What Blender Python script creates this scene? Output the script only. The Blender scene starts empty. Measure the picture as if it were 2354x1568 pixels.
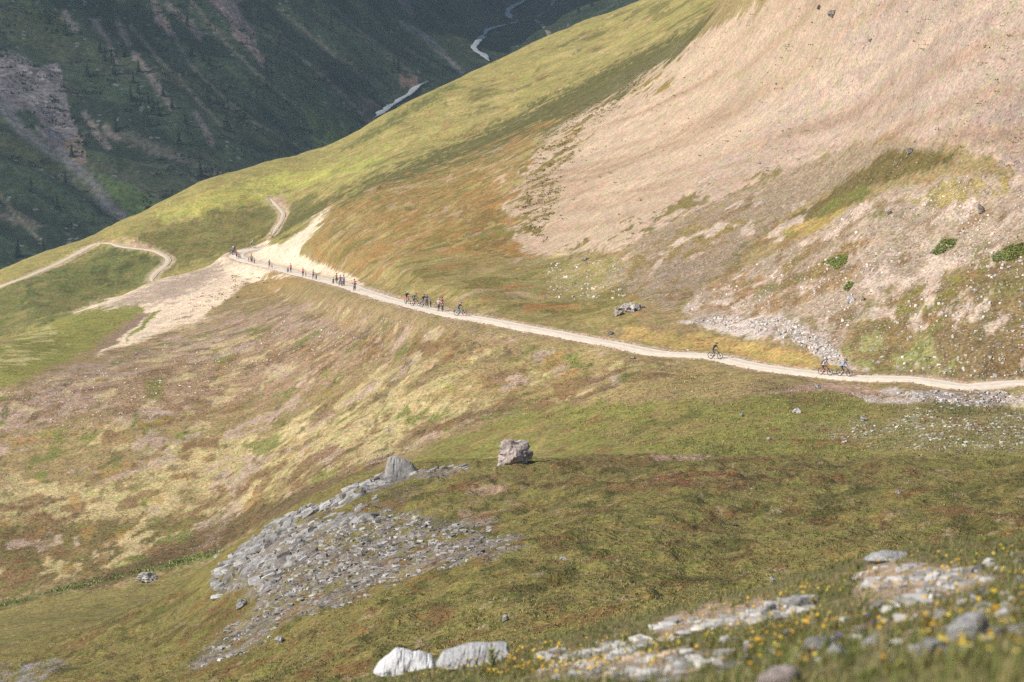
import bpy, bmesh, math, random
import numpy as np
from mathutils import Vector, Matrix

random.seed(7); np.random.seed(7)
RNG = np.random.default_rng(11)
sc = bpy.context.scene
COL = sc.collection
rad = math.radians

# ------------------------------------------------------------------ camera
W_D, H_D = 2354.0, 1568.0          # reference pixel frame used for all pixel -> direction conversions
FPX = W_D * 100.0 / 36.0           # 100 mm lens on 36 mm sensor
PITCH = rad(10.0)
cam_d = bpy.data.cameras.new('camera'); cam_d.lens = 100; cam_d.sensor_width = 36
cam_d.clip_start = 0.5; cam_d.clip_end = 20000
cam_d.dof.use_dof = True; cam_d.dof.focus_distance = 330; cam_d.dof.aperture_fstop = 5.0
cam = bpy.data.objects.new('camera', cam_d); COL.objects.link(cam)
cam.rotation_euler = (rad(90) - PITCH, 0, 0); cam.location = (0, 0, 0)
sc.camera = cam

# ------------------------------------------------------------------ light
SUN_EL = rad(40); SUN_DIR = Vector((-0.87, -0.49, 0)).normalized() * math.cos(SUN_EL) + Vector((0, 0, math.sin(SUN_EL)))
sun_d = bpy.data.lights.new('sun', 'SUN'); sun_d.energy = 4.8; sun_d.angle = rad(0.55); sun_d.color = (1.0, 0.955, 0.90)
sun = bpy.data.objects.new('sun', sun_d); COL.objects.link(sun)
sun.rotation_euler = (-SUN_DIR).to_track_quat('-Z', 'Y').to_euler()
world = bpy.data.worlds.new('World'); sc.world = world; world.use_nodes = True
wn = world.node_tree; bg = wn.nodes['Background']
sky = wn.nodes.new('ShaderNodeTexSky'); sky.sky_type = 'NISHITA'; sky.sun_disc = False
sky.sun_elevation = SUN_EL; sky.sun_rotation = math.atan2(SUN_DIR.x, SUN_DIR.y)
sky.altitude = 2200; sky.air_density = 1.0; sky.dust_density = 1.2
wn.links.new(sky.outputs[0], bg.inputs[0]); bg.inputs[1].default_value = 0.08
sc.view_settings.view_transform = 'Standard'; sc.view_settings.look = 'None'
sc.view_settings.exposure = 0.66; sc.view_settings.gamma = 1.0; sc.view_settings.use_curve_mapping = False
sc.cycles.max_bounces = 4; sc.cycles.diffuse_bounces = 2; sc.cycles.glossy_bounces = 1; sc.cycles.transparent_max_bounces = 8
sc.cycles.volume_bounces = 0; sc.cycles.caustics_reflective = False; sc.cycles.caustics_refractive = False
sc.cycles.use_denoising = False; sc.cycles.denoiser = 'OPENIMAGEDENOISE'; sc.cycles.denoising_input_passes = 'RGB_ALBEDO_NORMAL'; sc.cycles.denoising_prefilter = 'ACCURATE'
sc.cycles.use_adaptive_sampling = True; sc.cycles.adaptive_threshold = 0.015

# ------------------------------------------------------------------ helpers
def lin(r, g, b, k=1.0):
    f = lambda c: ((c/255.0+0.055)/1.055)**2.4 if c/255.0 > 0.04045 else c/255.0/12.92
    return (f(r)*k, f(g)*k, f(b)*k)

CP, SP = math.cos(PITCH), math.sin(PITCH)
def pix_dir(u, v):
    """pixel -> (tan azimuth, s = drop per horizontal metre, unit-y direction)."""
    x = (np.asarray(u, float) - W_D/2)/FPX; y = -(np.asarray(v, float) - H_D/2)/FPX
    dx = x; dy = CP + y*SP; dz = -SP + y*CP
    h = np.sqrt(dx*dx + dy*dy)
    return np.arctan2(dx, dy), -dz/h
def world_pix(x, y, z):
    """world -> pixel."""
    d = y*CP - z*SP; up = y*SP + z*CP
    d = np.maximum(d, 0.3)
    return W_D/2 + FPX*x/d, H_D/2 - FPX*up/d

def _hash(ix, iy, seed):
    h = (ix.astype(np.int64)*374761393 + iy.astype(np.int64)*668265263 + seed*1442695041) & 0xFFFFFFFF
    h = ((h ^ (h >> 13))*1274126177) & 0xFFFFFFFF
    return ((h ^ (h >> 16)) & 0xFFFF)/65535.0
def vnoise(x, y, seed=0):
    ix = np.floor(x); iy = np.floor(y); fx = x-ix; fy = y-iy
    fx = fx*fx*fx*(fx*(fx*6-15)+10); fy = fy*fy*fy*(fy*(fy*6-15)+10)
    ix = ix.astype(np.int64); iy = iy.astype(np.int64)
    a = _hash(ix, iy, seed); b = _hash(ix+1, iy, seed); c = _hash(ix, iy+1, seed); d = _hash(ix+1, iy+1, seed)
    return (a+(b-a)*fx)*(1-fy) + (c+(d-c)*fx)*fy      # 0..1
def fbm(x, y, oct=4, seed=0, gain=0.5):
    t = 0; amp = 1.0; n = 0
    for o in range(oct):
        t = t + amp*(vnoise(x*(2.03**o)+17.3*o, y*(2.03**o)-9.1*o, seed+o)-0.5); n += amp; amp *= gain
    return t/n*2                                       # about -1..1
def sstep(a, b, x):
    t = np.clip((x-a)/(b-a), 0, 1); return t*t*(3-2*t)

# ------------------------------------------------------------------ terrain control points: (u, v, horizontal range in m)
CPTS = []
def col(u, *vd):
    for v, d in vd: CPTS.append((u, v, d))
for u in (-300, 0, 400, 800, 1200, 1600, 2000, 2354, 2700): col(u, (3000, 3.0))
# near ground the camera stands on, its edge, the dip behind it, the knoll in front of the road
col(2700, (1568, 5), (1430, 9), (1290, 14), (1190, 21), (1280, 45), (1245, 75), (1190, 108), (1130, 128), (1058, 152), (1075, 190), (1060, 228), (940, 262), (875, 292))
col(2354, (1568, 6), (1450, 10), (1330, 16), (1243, 23), (1330, 45), (1290, 75), (1238, 110), (1150, 134), (1072, 162), (1088, 195), (1064, 236), (950, 268))
col(2000, (1568, 8), (1450, 13), (1350, 18), (1283, 24), (1370, 45), (1335, 80), (1276, 106), (1180, 132), (1063, 168), (1082, 200), (1052, 243))
col(1750, (1568, 10), (1470, 15), (1390, 23), (1455, 45), (1383, 92), (1250, 122), (1055, 176), (1075, 207), (1047, 252))
col(1500, (1568, 12.5), (1490, 18), (1410, 26), (1465, 50), (1400, 86), (1250, 120), (1050, 185), (1072, 215), (1042, 265))
col(1170, (1568, 18), (1490, 28), (1545, 50), (1482, 83), (1300, 118), (1150, 158), (1062, 195), (1088, 228), (1050, 290))
col(880, (1568, 26), (1540, 30), (1605, 55), (1530, 86), (1400, 115), (1200, 165), (1087, 200), (1115, 238), (1062, 312))
col(650, (1650, 32), (1645, 55), (1568, 102), (1450, 130), (1300, 165), (1197, 197), (1225, 238), (1152, 320))
col(530, (1670, 35), (1568, 113), (1450, 148), (1345, 185), (1272, 202), (1312, 245), (1255, 318))
col(300, (1720, 10), (1720, 40), (1660, 88), (1568, 143), (1480, 185), (1400, 245), (1335, 316))
col(0, (1760, 10), (1760, 40), (1700, 110), (1568, 185), (1480, 240), (1425, 295), (1392, 322))
col(-300, (1810, 10), (1810, 60), (1640, 190), (1520, 270), (1450, 325))
# slope between the stream fold and the gravel road
for p in ((0,1250,347),(0,1100,380),(0,980,408),(0,875,440),(-300,1200,360),(-300,960,430),
          (300,1200,345),(300,1000,388),(300,850,440),(150,800,500),(600,1080,348),(600,900,402),(600,750,462),(420,760,500),(480,680,560),(350,700,560),(250,750,530),
          (930,1035,318),(900,900,352),(900,790,382),(1200,900,327),(1200,810,345),(1180,945,316),(1500,900,304),(1500,840,322),(1750,900,292),(1900,950,276),(2100,910,285),
          (2354,887,300),(2100,876,305),(1920,857,311),(1642,817,330),(1300,772,353),(1011,716,381),(900,692,415),(797,657,472),(700,634,545),(620,612,600),(545,590,642),
          # hillside above the road
          (2354,800,305),(2354,640,318),(2354,500,329),(2354,400,342),(2354,200,354),(2354,0,370),(2150,760,314),(2000,700,327),(2000,560,345),(2000,450,362),(2000,330,388),(2000,150,414),(2150,420,352),
          (1900,0,455),(1700,0,535),(1700,150,492),(1700,300,448),(1700,500,395),(1700,700,350),(1450,640,386),(1450,450,450),(1450,300,522),(1500,150,590),(1600,60,610),
          (1300,660,398),(1200,590,442),(1200,400,538),(1250,300,605),(1000,570,482),(1000,420,600),(900,625,452),(800,545,558),(800,470,615),(710,535,612),(690,590,586),(850,420,640),
          (575,568,655),(600,558,658),(2700,860,290),(2700,600,306),(2700,300,330),(2700,0,350),(2700,-400,390),
          (2354,-300,395),(2000,-250,450),(1800,-200,540),
          # crest of the spur, then the grassy ridge behind it
          (780,455,645),(780,475,690),(780,443,732),(650,530,662),(650,550,700),(650,519,736),(600,578,690),(600,545,738),(545,578,660),(540,605,695),(540,565,736),
          (350,650,612),(350,676,662),(350,642,716),(170,715,567),(170,745,630),(170,706,690),(0,780,527),(0,810,600),(0,772,670),(-300,870,480),(-300,900,560),(-300,862,640),
          (1000,375,680),(1200,275,740),(1500,112,735),(1650,30,700),(1000,300,790),(1200,195,850),(1400,85,905),(900,350,770),
          (1480,0,1000),(1320,65,980),(1150,142,950),(1000,205,915),(870,275,880),(780,345,850),(650,385,830),(480,430,808),(300,525,780),(200,575,766),(0,640,750),(-300,762,720),
          (480,500,772),(400,590,742),(650,430,800),(250,650,722),(100,700,692),(100,620,745),
          (1700,-110,980),(2000,-260,900),(2354,-420,700),
          # behind that ridge
          (1480,25,1150),(1150,170,1100),(870,310,1030),(780,375,1000),(480,460,950),(300,560,930),(0,680,900),(-300,800,880),
          (1480,70,2000),(1150,220,1800),(780,430,1600),(480,520,1500),(0,740,1350),(1800,-20,1400),(2200,-200,1400),
          # far valley floor and far mountain
          (870,268,2600),(960,205,2780),(1060,167,2950),(1130,102,3300),(1200,10,4000),(780,335,2400),(700,362,2330),(480,428,2150),(300,518,2020),(0,632,1850),(1250,80,3350),(1330,40,3500),
          (0,0,2500),(0,250,2260),(0,450,2030),(200,250,2300),(440,0,2620),(400,300,2260),(600,150,2500),(600,0,2760),(750,0,2900),(800,150,2680),(900,80,2950),(1000,0,3450),(1080,60,3320),(1400,10,3700),(1500,-30,3500),
          (-300,0,2450),(-300,600,1800),(0,-600,3000),(600,-600,3300),(1000,-500,4200),(1200,-150,4700),(1200,-600,5600),(1500,-250,4200),(1900,-500,3800),(2354,-900,3000)):
    CPTS.append(p)
cp = np.array(CPTS, float)
c_az, c_s = pix_dir(cp[:, 0], cp[:, 1]); c_L = np.log(cp[:, 2])
KA, KL = 6.6, 1.9
def tps_fit(X, y, lam=1e-5):
    n = len(X); D2 = ((X[:, None]-X[None])**2).sum(-1)
    K = np.where(D2 > 0, 0.5*D2*np.log(np.maximum(D2, 1e-12)), 0) + lam*np.eye(n)
    P = np.c_[np.ones(n), X]; A = np.zeros((n+3, n+3)); A[:n, :n] = K; A[:n, n:] = P; A[n:, :n] = P.T
    return np.linalg.solve(A, np.r_[y, 0, 0, 0])
X = np.c_[c_az*KA, c_L*KL]
w_tps = tps_fit(X, c_s)
def tps_eval(q):
    out = np.empty(len(q))
    for i in range(0, len(q), 20000):
        Q = q[i:i+20000]; D2 = ((Q[:, None]-X[None])**2).sum(-1)
        out[i:i+20000] = (0.5*D2*np.log(np.maximum(D2, 1e-12)))@w_tps[:-3] + w_tps[-3] + Q@w_tps[-2:]
    return out
# coarse evaluation
AZ_MAX = rad(13.6)
ca = np.linspace(-AZ_MAX, AZ_MAX, 150); cl = np.linspace(math.log(2.5), math.log(5600), 330)
CA, CLg = np.meshgrid(ca, cl)
S_coarse = tps_eval(np.c_[CA.ravel()*KA, CLg.ravel()*KL]).reshape(CA.shape)
def bicubic(grid, fy, fx):
    ny, nx = grid.shape; out = 0
    iy = np.clip(np.floor(fy).astype(int), 1, ny-3); ix = np.clip(np.floor(fx).astype(int), 1, nx-3)
    ty = fy-iy; tx = fx-ix
    wx = lambda t: (-.5*t+t*t-.5*t**3, 1-2.5*t*t+1.5*t**3, .5*t+2*t*t-1.5*t**3, -.5*t*t+.5*t**3)
    a = wx(ty); b = wx(tx)
    for j in range(4):
        r = 0
        for i in range(4): r = r + b[i]*grid[iy+j-1, ix+i-1]
        out = out + a[j]*r
    return out
# final grid: rows follow range, columns azimuth
seg = [(2.5, 30, 90), (30, 84, 22), (84, 210, 230), (210, 245, 25), (245, 345, 180), (345, 680, 350), (680, 1020, 110), (1020, 1850, 24), (1850, 3600, 250), (3600, 5500, 24)]
Ls = np.concatenate([np.linspace(math.log(a), math.log(b), n, endpoint=False) for a, b, n in seg] + [[math.log(5500)]])
core = rad(10.9)
AZ = np.concatenate([np.linspace(-AZ_MAX, -core, 22, endpoint=False), np.linspace(-core, core, 740), np.linspace(core, AZ_MAX, 23)[1:]])
NR, NC = len(Ls), len(AZ)
GA, GL = np.meshgrid(AZ, Ls); R = np.exp(GL)
fy = (GL-cl[0])/(cl[1]-cl[0]); fx = (GA-ca[0])/(ca[1]-ca[0])
S = bicubic(S_coarse, fy, fx)
XX = R*np.sin(GA); YY = R*np.cos(GA); ZZ = -S*R
# ------------------------------------------------------------------ relief
U0, V0 = world_pix(XX, YY, ZZ)
far = sstep(1300, 1800, R)
near = 1-sstep(40, 75, R)
knoll = sstep(60, 90, R)*(1-sstep(205, 240, R))
mid = sstep(205, 240, R)*(1-sstep(1000, 1300, R))
ZZ = ZZ + near*(0.05*fbm(XX/1.1, YY/1.1, 4, 3)*np.clip(R/6, 0.2, 1) + 0.025*fbm(XX/0.25, YY/0.25, 3, 5))
hum = fbm(XX/1.5, YY/1.9, 3, 21); hum2 = fbm(XX/6, YY/8, 3, 27)
ZZ = ZZ + knoll*(0.42*np.maximum(hum, -0.12) + 0.45*hum2)
ZZ = ZZ + mid*(0.10*fbm(XX/1.6, YY/2.5, 3, 31) + 0.45*fbm(XX/12, YY/17, 3, 35) + 0.9*fbm(XX/45, YY/60, 2, 39))
rdg = sstep(690, 760, R)*(1-sstep(1000, 1100, R)); ZZ = ZZ + rdg*(1.1*fbm((XX*0.8+YY*0.6)/26, (YY*0.8-XX*0.6)/70, 3, 43)+0.5*fbm(XX/9, YY/12, 3, 45))
# far mountain: gullies running down the fall line (down to the right)
fl = (XX*0.62 - YY*0.20); fa = (XX*0.5 + YY*0.9)
gul = 1-np.abs(fbm(fa/160+0.6*fbm(fl/300, fa/300, 2, 47), fl/900, 3, 51))
ZZ = ZZ + far*(26*(gul-0.6) + 10*fbm(XX/110, YY/110, 4, 55) + 3.0*fbm(XX/24, YY/24, 3, 58))

def grid_sample(A, x, y):
    az = np.arctan2(x, y); L = np.log(np.hypot(x, y))
    fi = np.interp(L, Ls, np.arange(NR)); fj = np.interp(az, AZ, np.arange(NC))
    i = np.clip(fi.astype(int), 0, NR-2); j = np.clip(fj.astype(int), 0, NC-2); a = fi-i; b = fj-j
    return (A[i, j]*(1-b)+A[i, j+1]*b)*(1-a) + (A[i+1, j]*(1-b)+A[i+1, j+1]*b)*a
def gz(x, y): return float(grid_sample(ZZ, np.array(float(x)), np.array(float(y))))
def hit(u, v, dmin=3, dmax=5400):
    """first ground point on the ray through a pixel, between two ranges."""
    az, s = pix_dir(u, v); az = float(az); s = float(s)
    fj = float(np.interp(az, AZ, np.arange(NC))); j = min(int(fj), NC-2); b = fj-j
    sc_ = -(ZZ[:, j]*(1-b)+ZZ[:, j+1]*b)/np.exp(Ls)
    i0 = int(np.searchsorted(Ls, math.log(dmin))); i1 = min(int(np.searchsorted(Ls, math.log(dmax))), NR-1)
    for i in range(i0, i1):
        if sc_[i] > s >= sc_[i+1]:
            t = (sc_[i]-s)/max(sc_[i]-sc_[i+1], 1e-9); L = Ls[i]+(Ls[i+1]-Ls[i])*t
            r = math.exp(L); return Vector((r*math.sin(az), r*math.cos(az), -s*r))
    k = i0 + int(np.argmin(np.abs(sc_[i0:i1]-s))); r = math.exp(Ls[k])
    x, y = r*math.sin(az), r*math.cos(az); return Vector((x, y, gz(x, y)))

# ------------------------------------------------------------------ gravel road and paths: centre lines from pixels, cut into the ground
def catmull(P, step):
    P = [Vector(p) for p in P]; P = [2*P[0]-P[1]] + P + [2*P[-1]-P[-2]]; out = []
    for i in range(1, len(P)-2):
        n = max(2, int((P[i+1]-P[i]).length/step))
        for k in range(n):
            t = k/n; a, b, c, d = P[i-1:i+3]
            out.append(0.5*((2*b)+(c-a)*t+(2*a-5*b+4*c-d)*t*t+(3*b-a-3*c+d)*t**3))
    out.append(P[-2]); return out
def smooth(path, n, it):
    p = np.array([tuple(v) for v in path])
    for _ in range(it):
        q = p.copy()
        q[1:-1] = (p[:-2]+2*p[1:-1]+p[2:])/4; p[:, n] = q[:, n]
    return p
ROAD_PX = [(2480,893,270,340),(2354,888,270,340),(2220,882,270,340),(2100,875,270,345),(1980,869,275,345),(1880,860,275,350),(1750,841,280,355),(1640,824,290,365),(1520,809,300,370),(1400,789,310,380),(1300,772,320,385),(1200,750,330,395),
           (1100,733,340,400),(1010,716,350,420),(930,697,370,450),(870,680,390,480),(800,657,420,520),(740,642,460,560),(690,630,500,600),(640,617,540,640),(590,605,570,660),(553,595,590,670)]
road_ctrl = [hit(u, v, a, b) for u, v, a, b in ROAD_PX]
# hairpin platform: swings round the nose of the spur and leaves behind it
h0 = road_ctrl[-1]
road_ctrl += [h0+Vector((-1.6, 9, -0.2)), h0+Vector((0.5, 17, -0.3)), h0+Vector((5.5, 22, -0.5)), h0+Vector((11, 24, -1.2))]
road_path = smooth(catmull(road_ctrl, 1.0), slice(2, 3), 60)
road_path = smooth([Vector(p) for p in road_path], slice(0, 2), 6)
LOW_PX = [(-60,684),(0,658),(60,636),(120,612),(170,588),(215,563),(245,556),(280,566),(320,571),(355,576),(380,588),(388,600),(375,614),(358,628),(350,640),(352,650)]
low_path = smooth(catmull([hit(u, v, 690, 860) for u, v in LOW_PX], 1.5), slice(2, 3), 25)
PATH2_PX = [(622,457),(640,476),(652,490),(645,508),(634,528),(624,545)]
up_path = smooth(catmull([hit(u, v, 690, 860) for u, v in PATH2_PX], 1.5), slice(2, 3), 10)
road_mask = np.zeros_like(ZZ)
def carve(path, half, fall, drop, rmin, rmax):
    i0, i1 = np.searchsorted(Ls, [math.log(rmin), math.log(rmax)])
    for i in range(i0, i1):
        rr = math.exp(Ls[i]); pr = np.hypot(path[:, 0], path[:, 1]); sel = path[np.abs(pr-rr) < fall+3]
        if len(sel) == 0: continue
        azp = np.arctan2(sel[:, 0], sel[:, 1]); m = (fall+3)/rr
        j0, j1 = np.searchsorted(AZ, [azp.min()-m, azp.max()+m])
        if j1 <= j0: continue
        dx = XX[i, j0:j1, None]-sel[None, :, 0]; dy = YY[i, j0:j1, None]-sel[None, :, 1]
        d2 = dx*dx+dy*dy; k = d2.argmin(1); dist = np.sqrt(d2[np.arange(j1-j0), k]); zr = sel[k, 2]
        t = 1-sstep(half, fall, dist)
        ZZ[i, j0:j1] = ZZ[i, j0:j1]*(1-t) + (zr-drop*(dist < half+0.15))*t
        road_mask[i, j0:j1] = np.maximum(road_mask[i, j0:j1], 1-sstep(half, half+1.2, dist))
carve(road_path, 2.0, 7.0, 0.10, 255, 720)
carve(low_path, 1.3, 4.0, 0.10, 640, 880)
carve(up_path, 0.9, 2.5, 0.10, 640, 880)
U, V = world_pix(XX, YY, ZZ)
# ------------------------------------------------------------------ ground cover: base colours by place
K_ALB = 0.62
def A(r, g, b):
    c = np.array(lin(r, g, b, K_ALB))*np.array([1.03, 0.965, 0.98]); l = c@np.array([.3, .59, .11]); c = l+(c-l)*0.82; return np.maximum(c, .004)**1.14*1.17
colr = np.zeros(ZZ.shape+(3,)); col2 = np.zeros(ZZ.shape+(3,)); calm = np.zeros_like(ZZ); stone = np.zeros_like(ZZ)
n1 = fbm(XX/2.2, YY/3.2, 4, 101); n2 = fbm(XX/9, YY/14, 4, 111); n3 = fbm(XX/0.6, YY/0.9, 3, 121); nf = fbm(XX/60, YY/60, 5, 131)
warpU = (fbm(XX/7, YY/11, 4, 141)*26 + fbm(XX/1.6, YY/2.4, 3, 151)*9)*np.where(R < 60, 2.2, 1) ; warpV = (fbm(XX/7+50, YY/11, 4, 161)*14 + fbm(XX/1.6, YY/2.4+40, 3, 171)*5)*np.where(R < 60, 2.0, 1)
farw = R > 1300
warpU[farw] = (fbm(XX[farw]/60, YY[farw]/60, 5, 181)*22); warpV[farw] = (fbm(XX[farw]/60+9, YY[farw]/60, 5, 191)*16)
UW = U+warpU; VW = V+warpV
def sdf_poly(px, py, P):
    P = np.array(P, float); d = np.full(px.shape, 1e18); inside = np.zeros(px.shape, bool)
    for i in range(len(P)):
        a = P[i]; b = P[(i+1) % len(P)]; e = b-a
        wx = px-a[0]; wy = py-a[1]; t = np.clip((wx*e[0]+wy*e[1])/max(e@e, 1e-9), 0, 1)
        d = np.minimum(d, (wx-e[0]*t)**2+(wy-e[1]*t)**2)
        c = (a[1] > py) != (b[1] > py)
        with np.errstate(divide='ignore', invalid='ignore'): xi = (b[0]-a[0])*(py-a[1])/(b[1]-a[1])+a[0]
        inside ^= c & (px < xi)
    d = np.sqrt(d); return np.where(inside, d, -d)
MOT = n1*0.55+n2*0.35+n3*0.5
def mix_into(sel, c, m, c2=None):
    colr[sel] = colr[sel]*(1-m[:, None]) + c*m[:, None]
    col2[sel] = col2[sel]*(1-m[:, None]) + (c if c2 is None else c2)*m[:, None]
def region(P, rmin, rmax, soft=14, w=1.0):
    """mask with a broken, clumpy edge about 'soft' pixels wide."""
    P = np.array(P, float); pad = soft*3+70*w
    ok = (R > rmin) & (R < rmax) & (U > P[:, 0].min()-pad) & (U < P[:, 0].max()+pad) & (V > P[:, 1].min()-pad) & (V < P[:, 1].max()+pad)
    sel = np.nonzero(ok)
    d = sdf_poly(U[sel]+warpU[sel]*w, V[sel]+warpV[sel]*w, P)
    return sel, sstep(-0.16, 0.16, d/(soft*2.4)+(MOT if rmax < 1300 else nf)[sel]*0.8)
def paint(P, c1, c2=None, rmin=205, rmax=1200, soft=14, w=1.0, op=1.0, st=None, patch=None, ns=None):
    """patch: share of the region left as it was, in clumps; c1 and c2 are mottled."""
    sel, m = region(P, rmin, rmax, soft, w)
    if patch is not None:
        nn = n1[sel]*0.75+n2[sel]*0.45+n3[sel]*0.35
        m = m*sstep(patch-0.08, patch+0.08, nn)
    n_ = len(sel[0]); a_ = A(*c1); b_ = A(*c2) if c2 is not None else a_*0.88
    t = sstep(-0.5, 0.5, (ns if ns is not None else (n1*0.5+n2*0.9))[sel])[:, None]*0.7
    mix_into(sel, a_*(1-t)+b_*t, m*op, b_*(1-t)+a_*t)
    if st is not None: stone[sel] = stone[sel]*(1-m*op)+st*m*op
def stroke(P, wid, c, rmin, rmax, soft=5, w=0.25, op=1.0, st=None):
    """a narrow band along a pixel polyline."""
    P = np.array(P, float); pad = wid+soft+60*w
    ok = (R > rmin) & (R < rmax) & (U > P[:, 0].min()-pad) & (U < P[:, 0].max()+pad) & (V > P[:, 1].min()-pad) & (V < P[:, 1].max()+pad)
    sel = np.nonzero(ok); px = U[sel]+warpU[sel]*w; py = V[sel]+warpV[sel]*w; d = np.full(px.shape, 1e18)
    for a, b in zip(P[:-1], P[1:]):
        e = b-a; t = np.clip(((px-a[0])*e[0]+(py-a[1])*e[1])/(e@e), 0, 1); d = np.minimum(d, (px-a[0]-e[0]*t)**2+(py-a[1]-e[1]*t)**2)
    m = (1-sstep(wid-soft, wid+soft, np.sqrt(d)))*op
    mix_into(sel, np.tile(A(*c), (len(sel[0]), 1)), m)
    if st is not None: stone[sel] = np.maximum(stone[sel], m*st)
def base(mask, c1, c2, nz, st=0.0):
    sel = np.nonzero(mask > 0.001); t = sstep(-0.5, 0.5, nz[sel])[:, None]*0.75
    a_, b_ = A(*c1), A(*c2); m = mask[sel]; mix_into(sel, a_*(1-t)+b_*t, m, b_*(1-t)+a_*t); stone[sel] = stone[sel]*(1-m)+st*m
one = np.ones_like(ZZ)
base(one, (165,145,98), (150,138,85), n1*0.7+n2*0.5, 0.12)
base(sstep(205, 240, R)*(1-sstep(560, 640, R)), (168,146,102), (158,146,92), n1*0.6+n2*0.6, 0.12)
base(sstep(560, 640, R), (176,164,92), (156,152,80), n2*0.8+fbm(XX/25, YY/40, 3, 201)*0.8, 0.03)
base(knoll*(R < 240), (158,148,78), (144,138,70), n1*0.7+hum2*0.6, 0.03)
base(1-sstep(45, 84, R), (128,126,70), (146,134,88), n3*0.7+n1*0.5, 0.25)
base(sstep(1250, 1500, R), (82,112,80), (110,128,88), nf, 0.18)
# upper slope and ridge
paint([(500,470),(560,430),(700,388),(820,365),(900,340),(860,380),(760,415),(640,455),(560,475)], (162,172,70), (176,176,84), 680, 900)
paint([(780,345),(1000,208),(1070,185),(960,262),(850,322),(790,350)], (116,122,62), (130,128,66), 780, 1000, soft=8, w=0.5)
paint([(540,520),(640,470),(760,450),(900,390),(1100,310),(1300,205),(1500,105),(1640,30),(1700,40),(1500,150),(1300,260),(1100,350),(900,420),(760,470),(620,550)], (112,112,56), (128,122,64), 560, 900, soft=20, op=0.95)  # fold below the ridge: olive turf, with the fold's shade put into the colour
paint([(-200,830),(-100,700),(0,665),(130,610),(250,565),(380,580),(400,600),(345,655),(170,720),(0,785)], (136,132,74), (116,126,62), 640, 800)
paint([(80,640),(260,575),(330,590),(220,640),(120,665)], (112,132,62), (132,134,72), 640, 800, op=0.6)
paint([(1380,130),(1560,60),(1700,20),(1760,0),(1640,60),(1520,120)], (176,164,120), (150,140,80), 520, 900, patch=0.1)
# orange-brown heath under the scree
paint([(760,470),(900,405),(1000,380),(1150,330),(1320,230),(1450,150),(1560,90),(1450,165),(1330,250),(1230,330),(1200,400),(1165,460),(1165,530),(1215,590),(1100,610),(900,630),(830,650),(740,612),(705,560),(730,510)], (160,130,72), (170,152,86), 380, 720)
paint([(960,420),(1180,330),(1200,400),(1160,470),(1000,470),(880,480)], (206,180,150), None, 420, 700, patch=0.22, op=0.9, st=0.5)
paint([(900,450),(1120,400),(1160,520),(1100,570),(900,540)], (140,130,48), (150,120,55), 400, 660, patch=0.12)
paint([(1050,490),(1170,450),(1215,560),(1240,600),(1120,590)], (128,112,56), (146,120,60), 400, 600, patch=0.0)
# grass bowl between scree and road
paint([(1215,600),(1290,600),(1420,590),(1450,660),(1470,745),(1300,765),(1100,722),(900,675),(835,650),(900,612),(1050,590)], (152,144,76), (162,146,90), 330, 480, soft=20, st=0.1)
paint([(1230,600),(1420,590),(1430,680),(1280,690),(1180,640)], (146,146,76), (164,152,98), 340, 480, soft=25, st=0.35, patch=0.0)
# scree
paint([(1790,-60),(1760,0),(1700,50),(1560,98),(1440,160),(1330,240),(1235,318),(1200,400),(1170,450),(1162,520),(1215,578),(1290,592),(1400,572),(1480,545),(1600,490),(1700,440),(1800,400),(1890,360),(1960,332),(2080,312),(2200,345),(2354,398),(2500,425),(2900,430),(2900,-700),(1900,-700)], (208,187,158), (190,170,144), 300, 700, soft=10, st=0.6)
sel, m = region([(1900,-700),(1980,0),(1880,180),(1700,330),(1560,470),(1480,545),(1700,440),(1890,360),(2080,312),(2354,398),(2900,430),(2900,-700)], 300, 700, soft=90)
mix_into(sel, np.tile(A(182,165,150), (len(sel[0]), 1)), m*0.75); stone[sel] += m*0.25
paint([(2180,330),(2354,150),(2900,100),(2900,430),(2354,395)], (176,158,144), (158,142,130), 300, 500, soft=60, st=0.9, op=0.8)
# sorted bands down the scree
pa_, pb_, pc_ = hit(2250, 110, 320, 600), hit(1450, 440, 320, 600), hit(1900, 120, 320, 600)
da_ = (pb_-pa_).normalized(); nn_ = da_.cross(pc_-pa_).normalized(); ax_ = nn_.cross(da_)
ac = ax_.x*XX+ax_.y*YY+ax_.z*ZZ; al = da_.x*XX+da_.y*YY+da_.z*ZZ; ac = ac+2.5*fbm(XX/25, YY/25, 3, 299); band = fbm(ac/2.6, al/50, 4, 301)*0.6+fbm(ac/8, al/90, 3, 305)*0.8
sel, m = region([(1790,-60),(1700,50),(1440,160),(1235,318),(1170,450),(1215,578),(1400,572),(1700,440),(1960,332),(2200,345),(2900,430),(2900,-700),(1900,-700)], 300, 700, soft=10)
calm[sel] = np.maximum(calm[sel], m); stone[sel] *= 1-0.5*m
for lo, hi, c_ in ((0.10, 0.34, (180,152,118)), (0.42, 0.6, (150,128,104))): mix_into(sel, np.tile(A(*c_), (len(sel[0]), 1)), m*sstep(lo, hi, band[sel])*0.42)
mix_into(sel, np.tile(A(222,200,168), (len(sel[0]), 1)), m*sstep(0.12, 0.4, -band[sel])*0.3)
paint([(1330,240),(1480,150),(1600,110),(1520,190),(1400,270),(1260,350),(1215,400),(1205,360)], (150,126,66), (148,136,70), 420, 700, patch=0.16, w=1.4)
paint([(1162,440),(1230,330),(1300,350),(1260,470),(1260,580),(1180,560)], (140,118,60), (130,124,56), 420, 600, patch=0.28)
paint([(1300,600),(1420,570),(1560,510),(1700,440),(1800,400),(1780,380),(1640,430),(1480,500),(1330,560)], (140,124,66), (128,120,60), 340, 520, patch=0.22)
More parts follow.
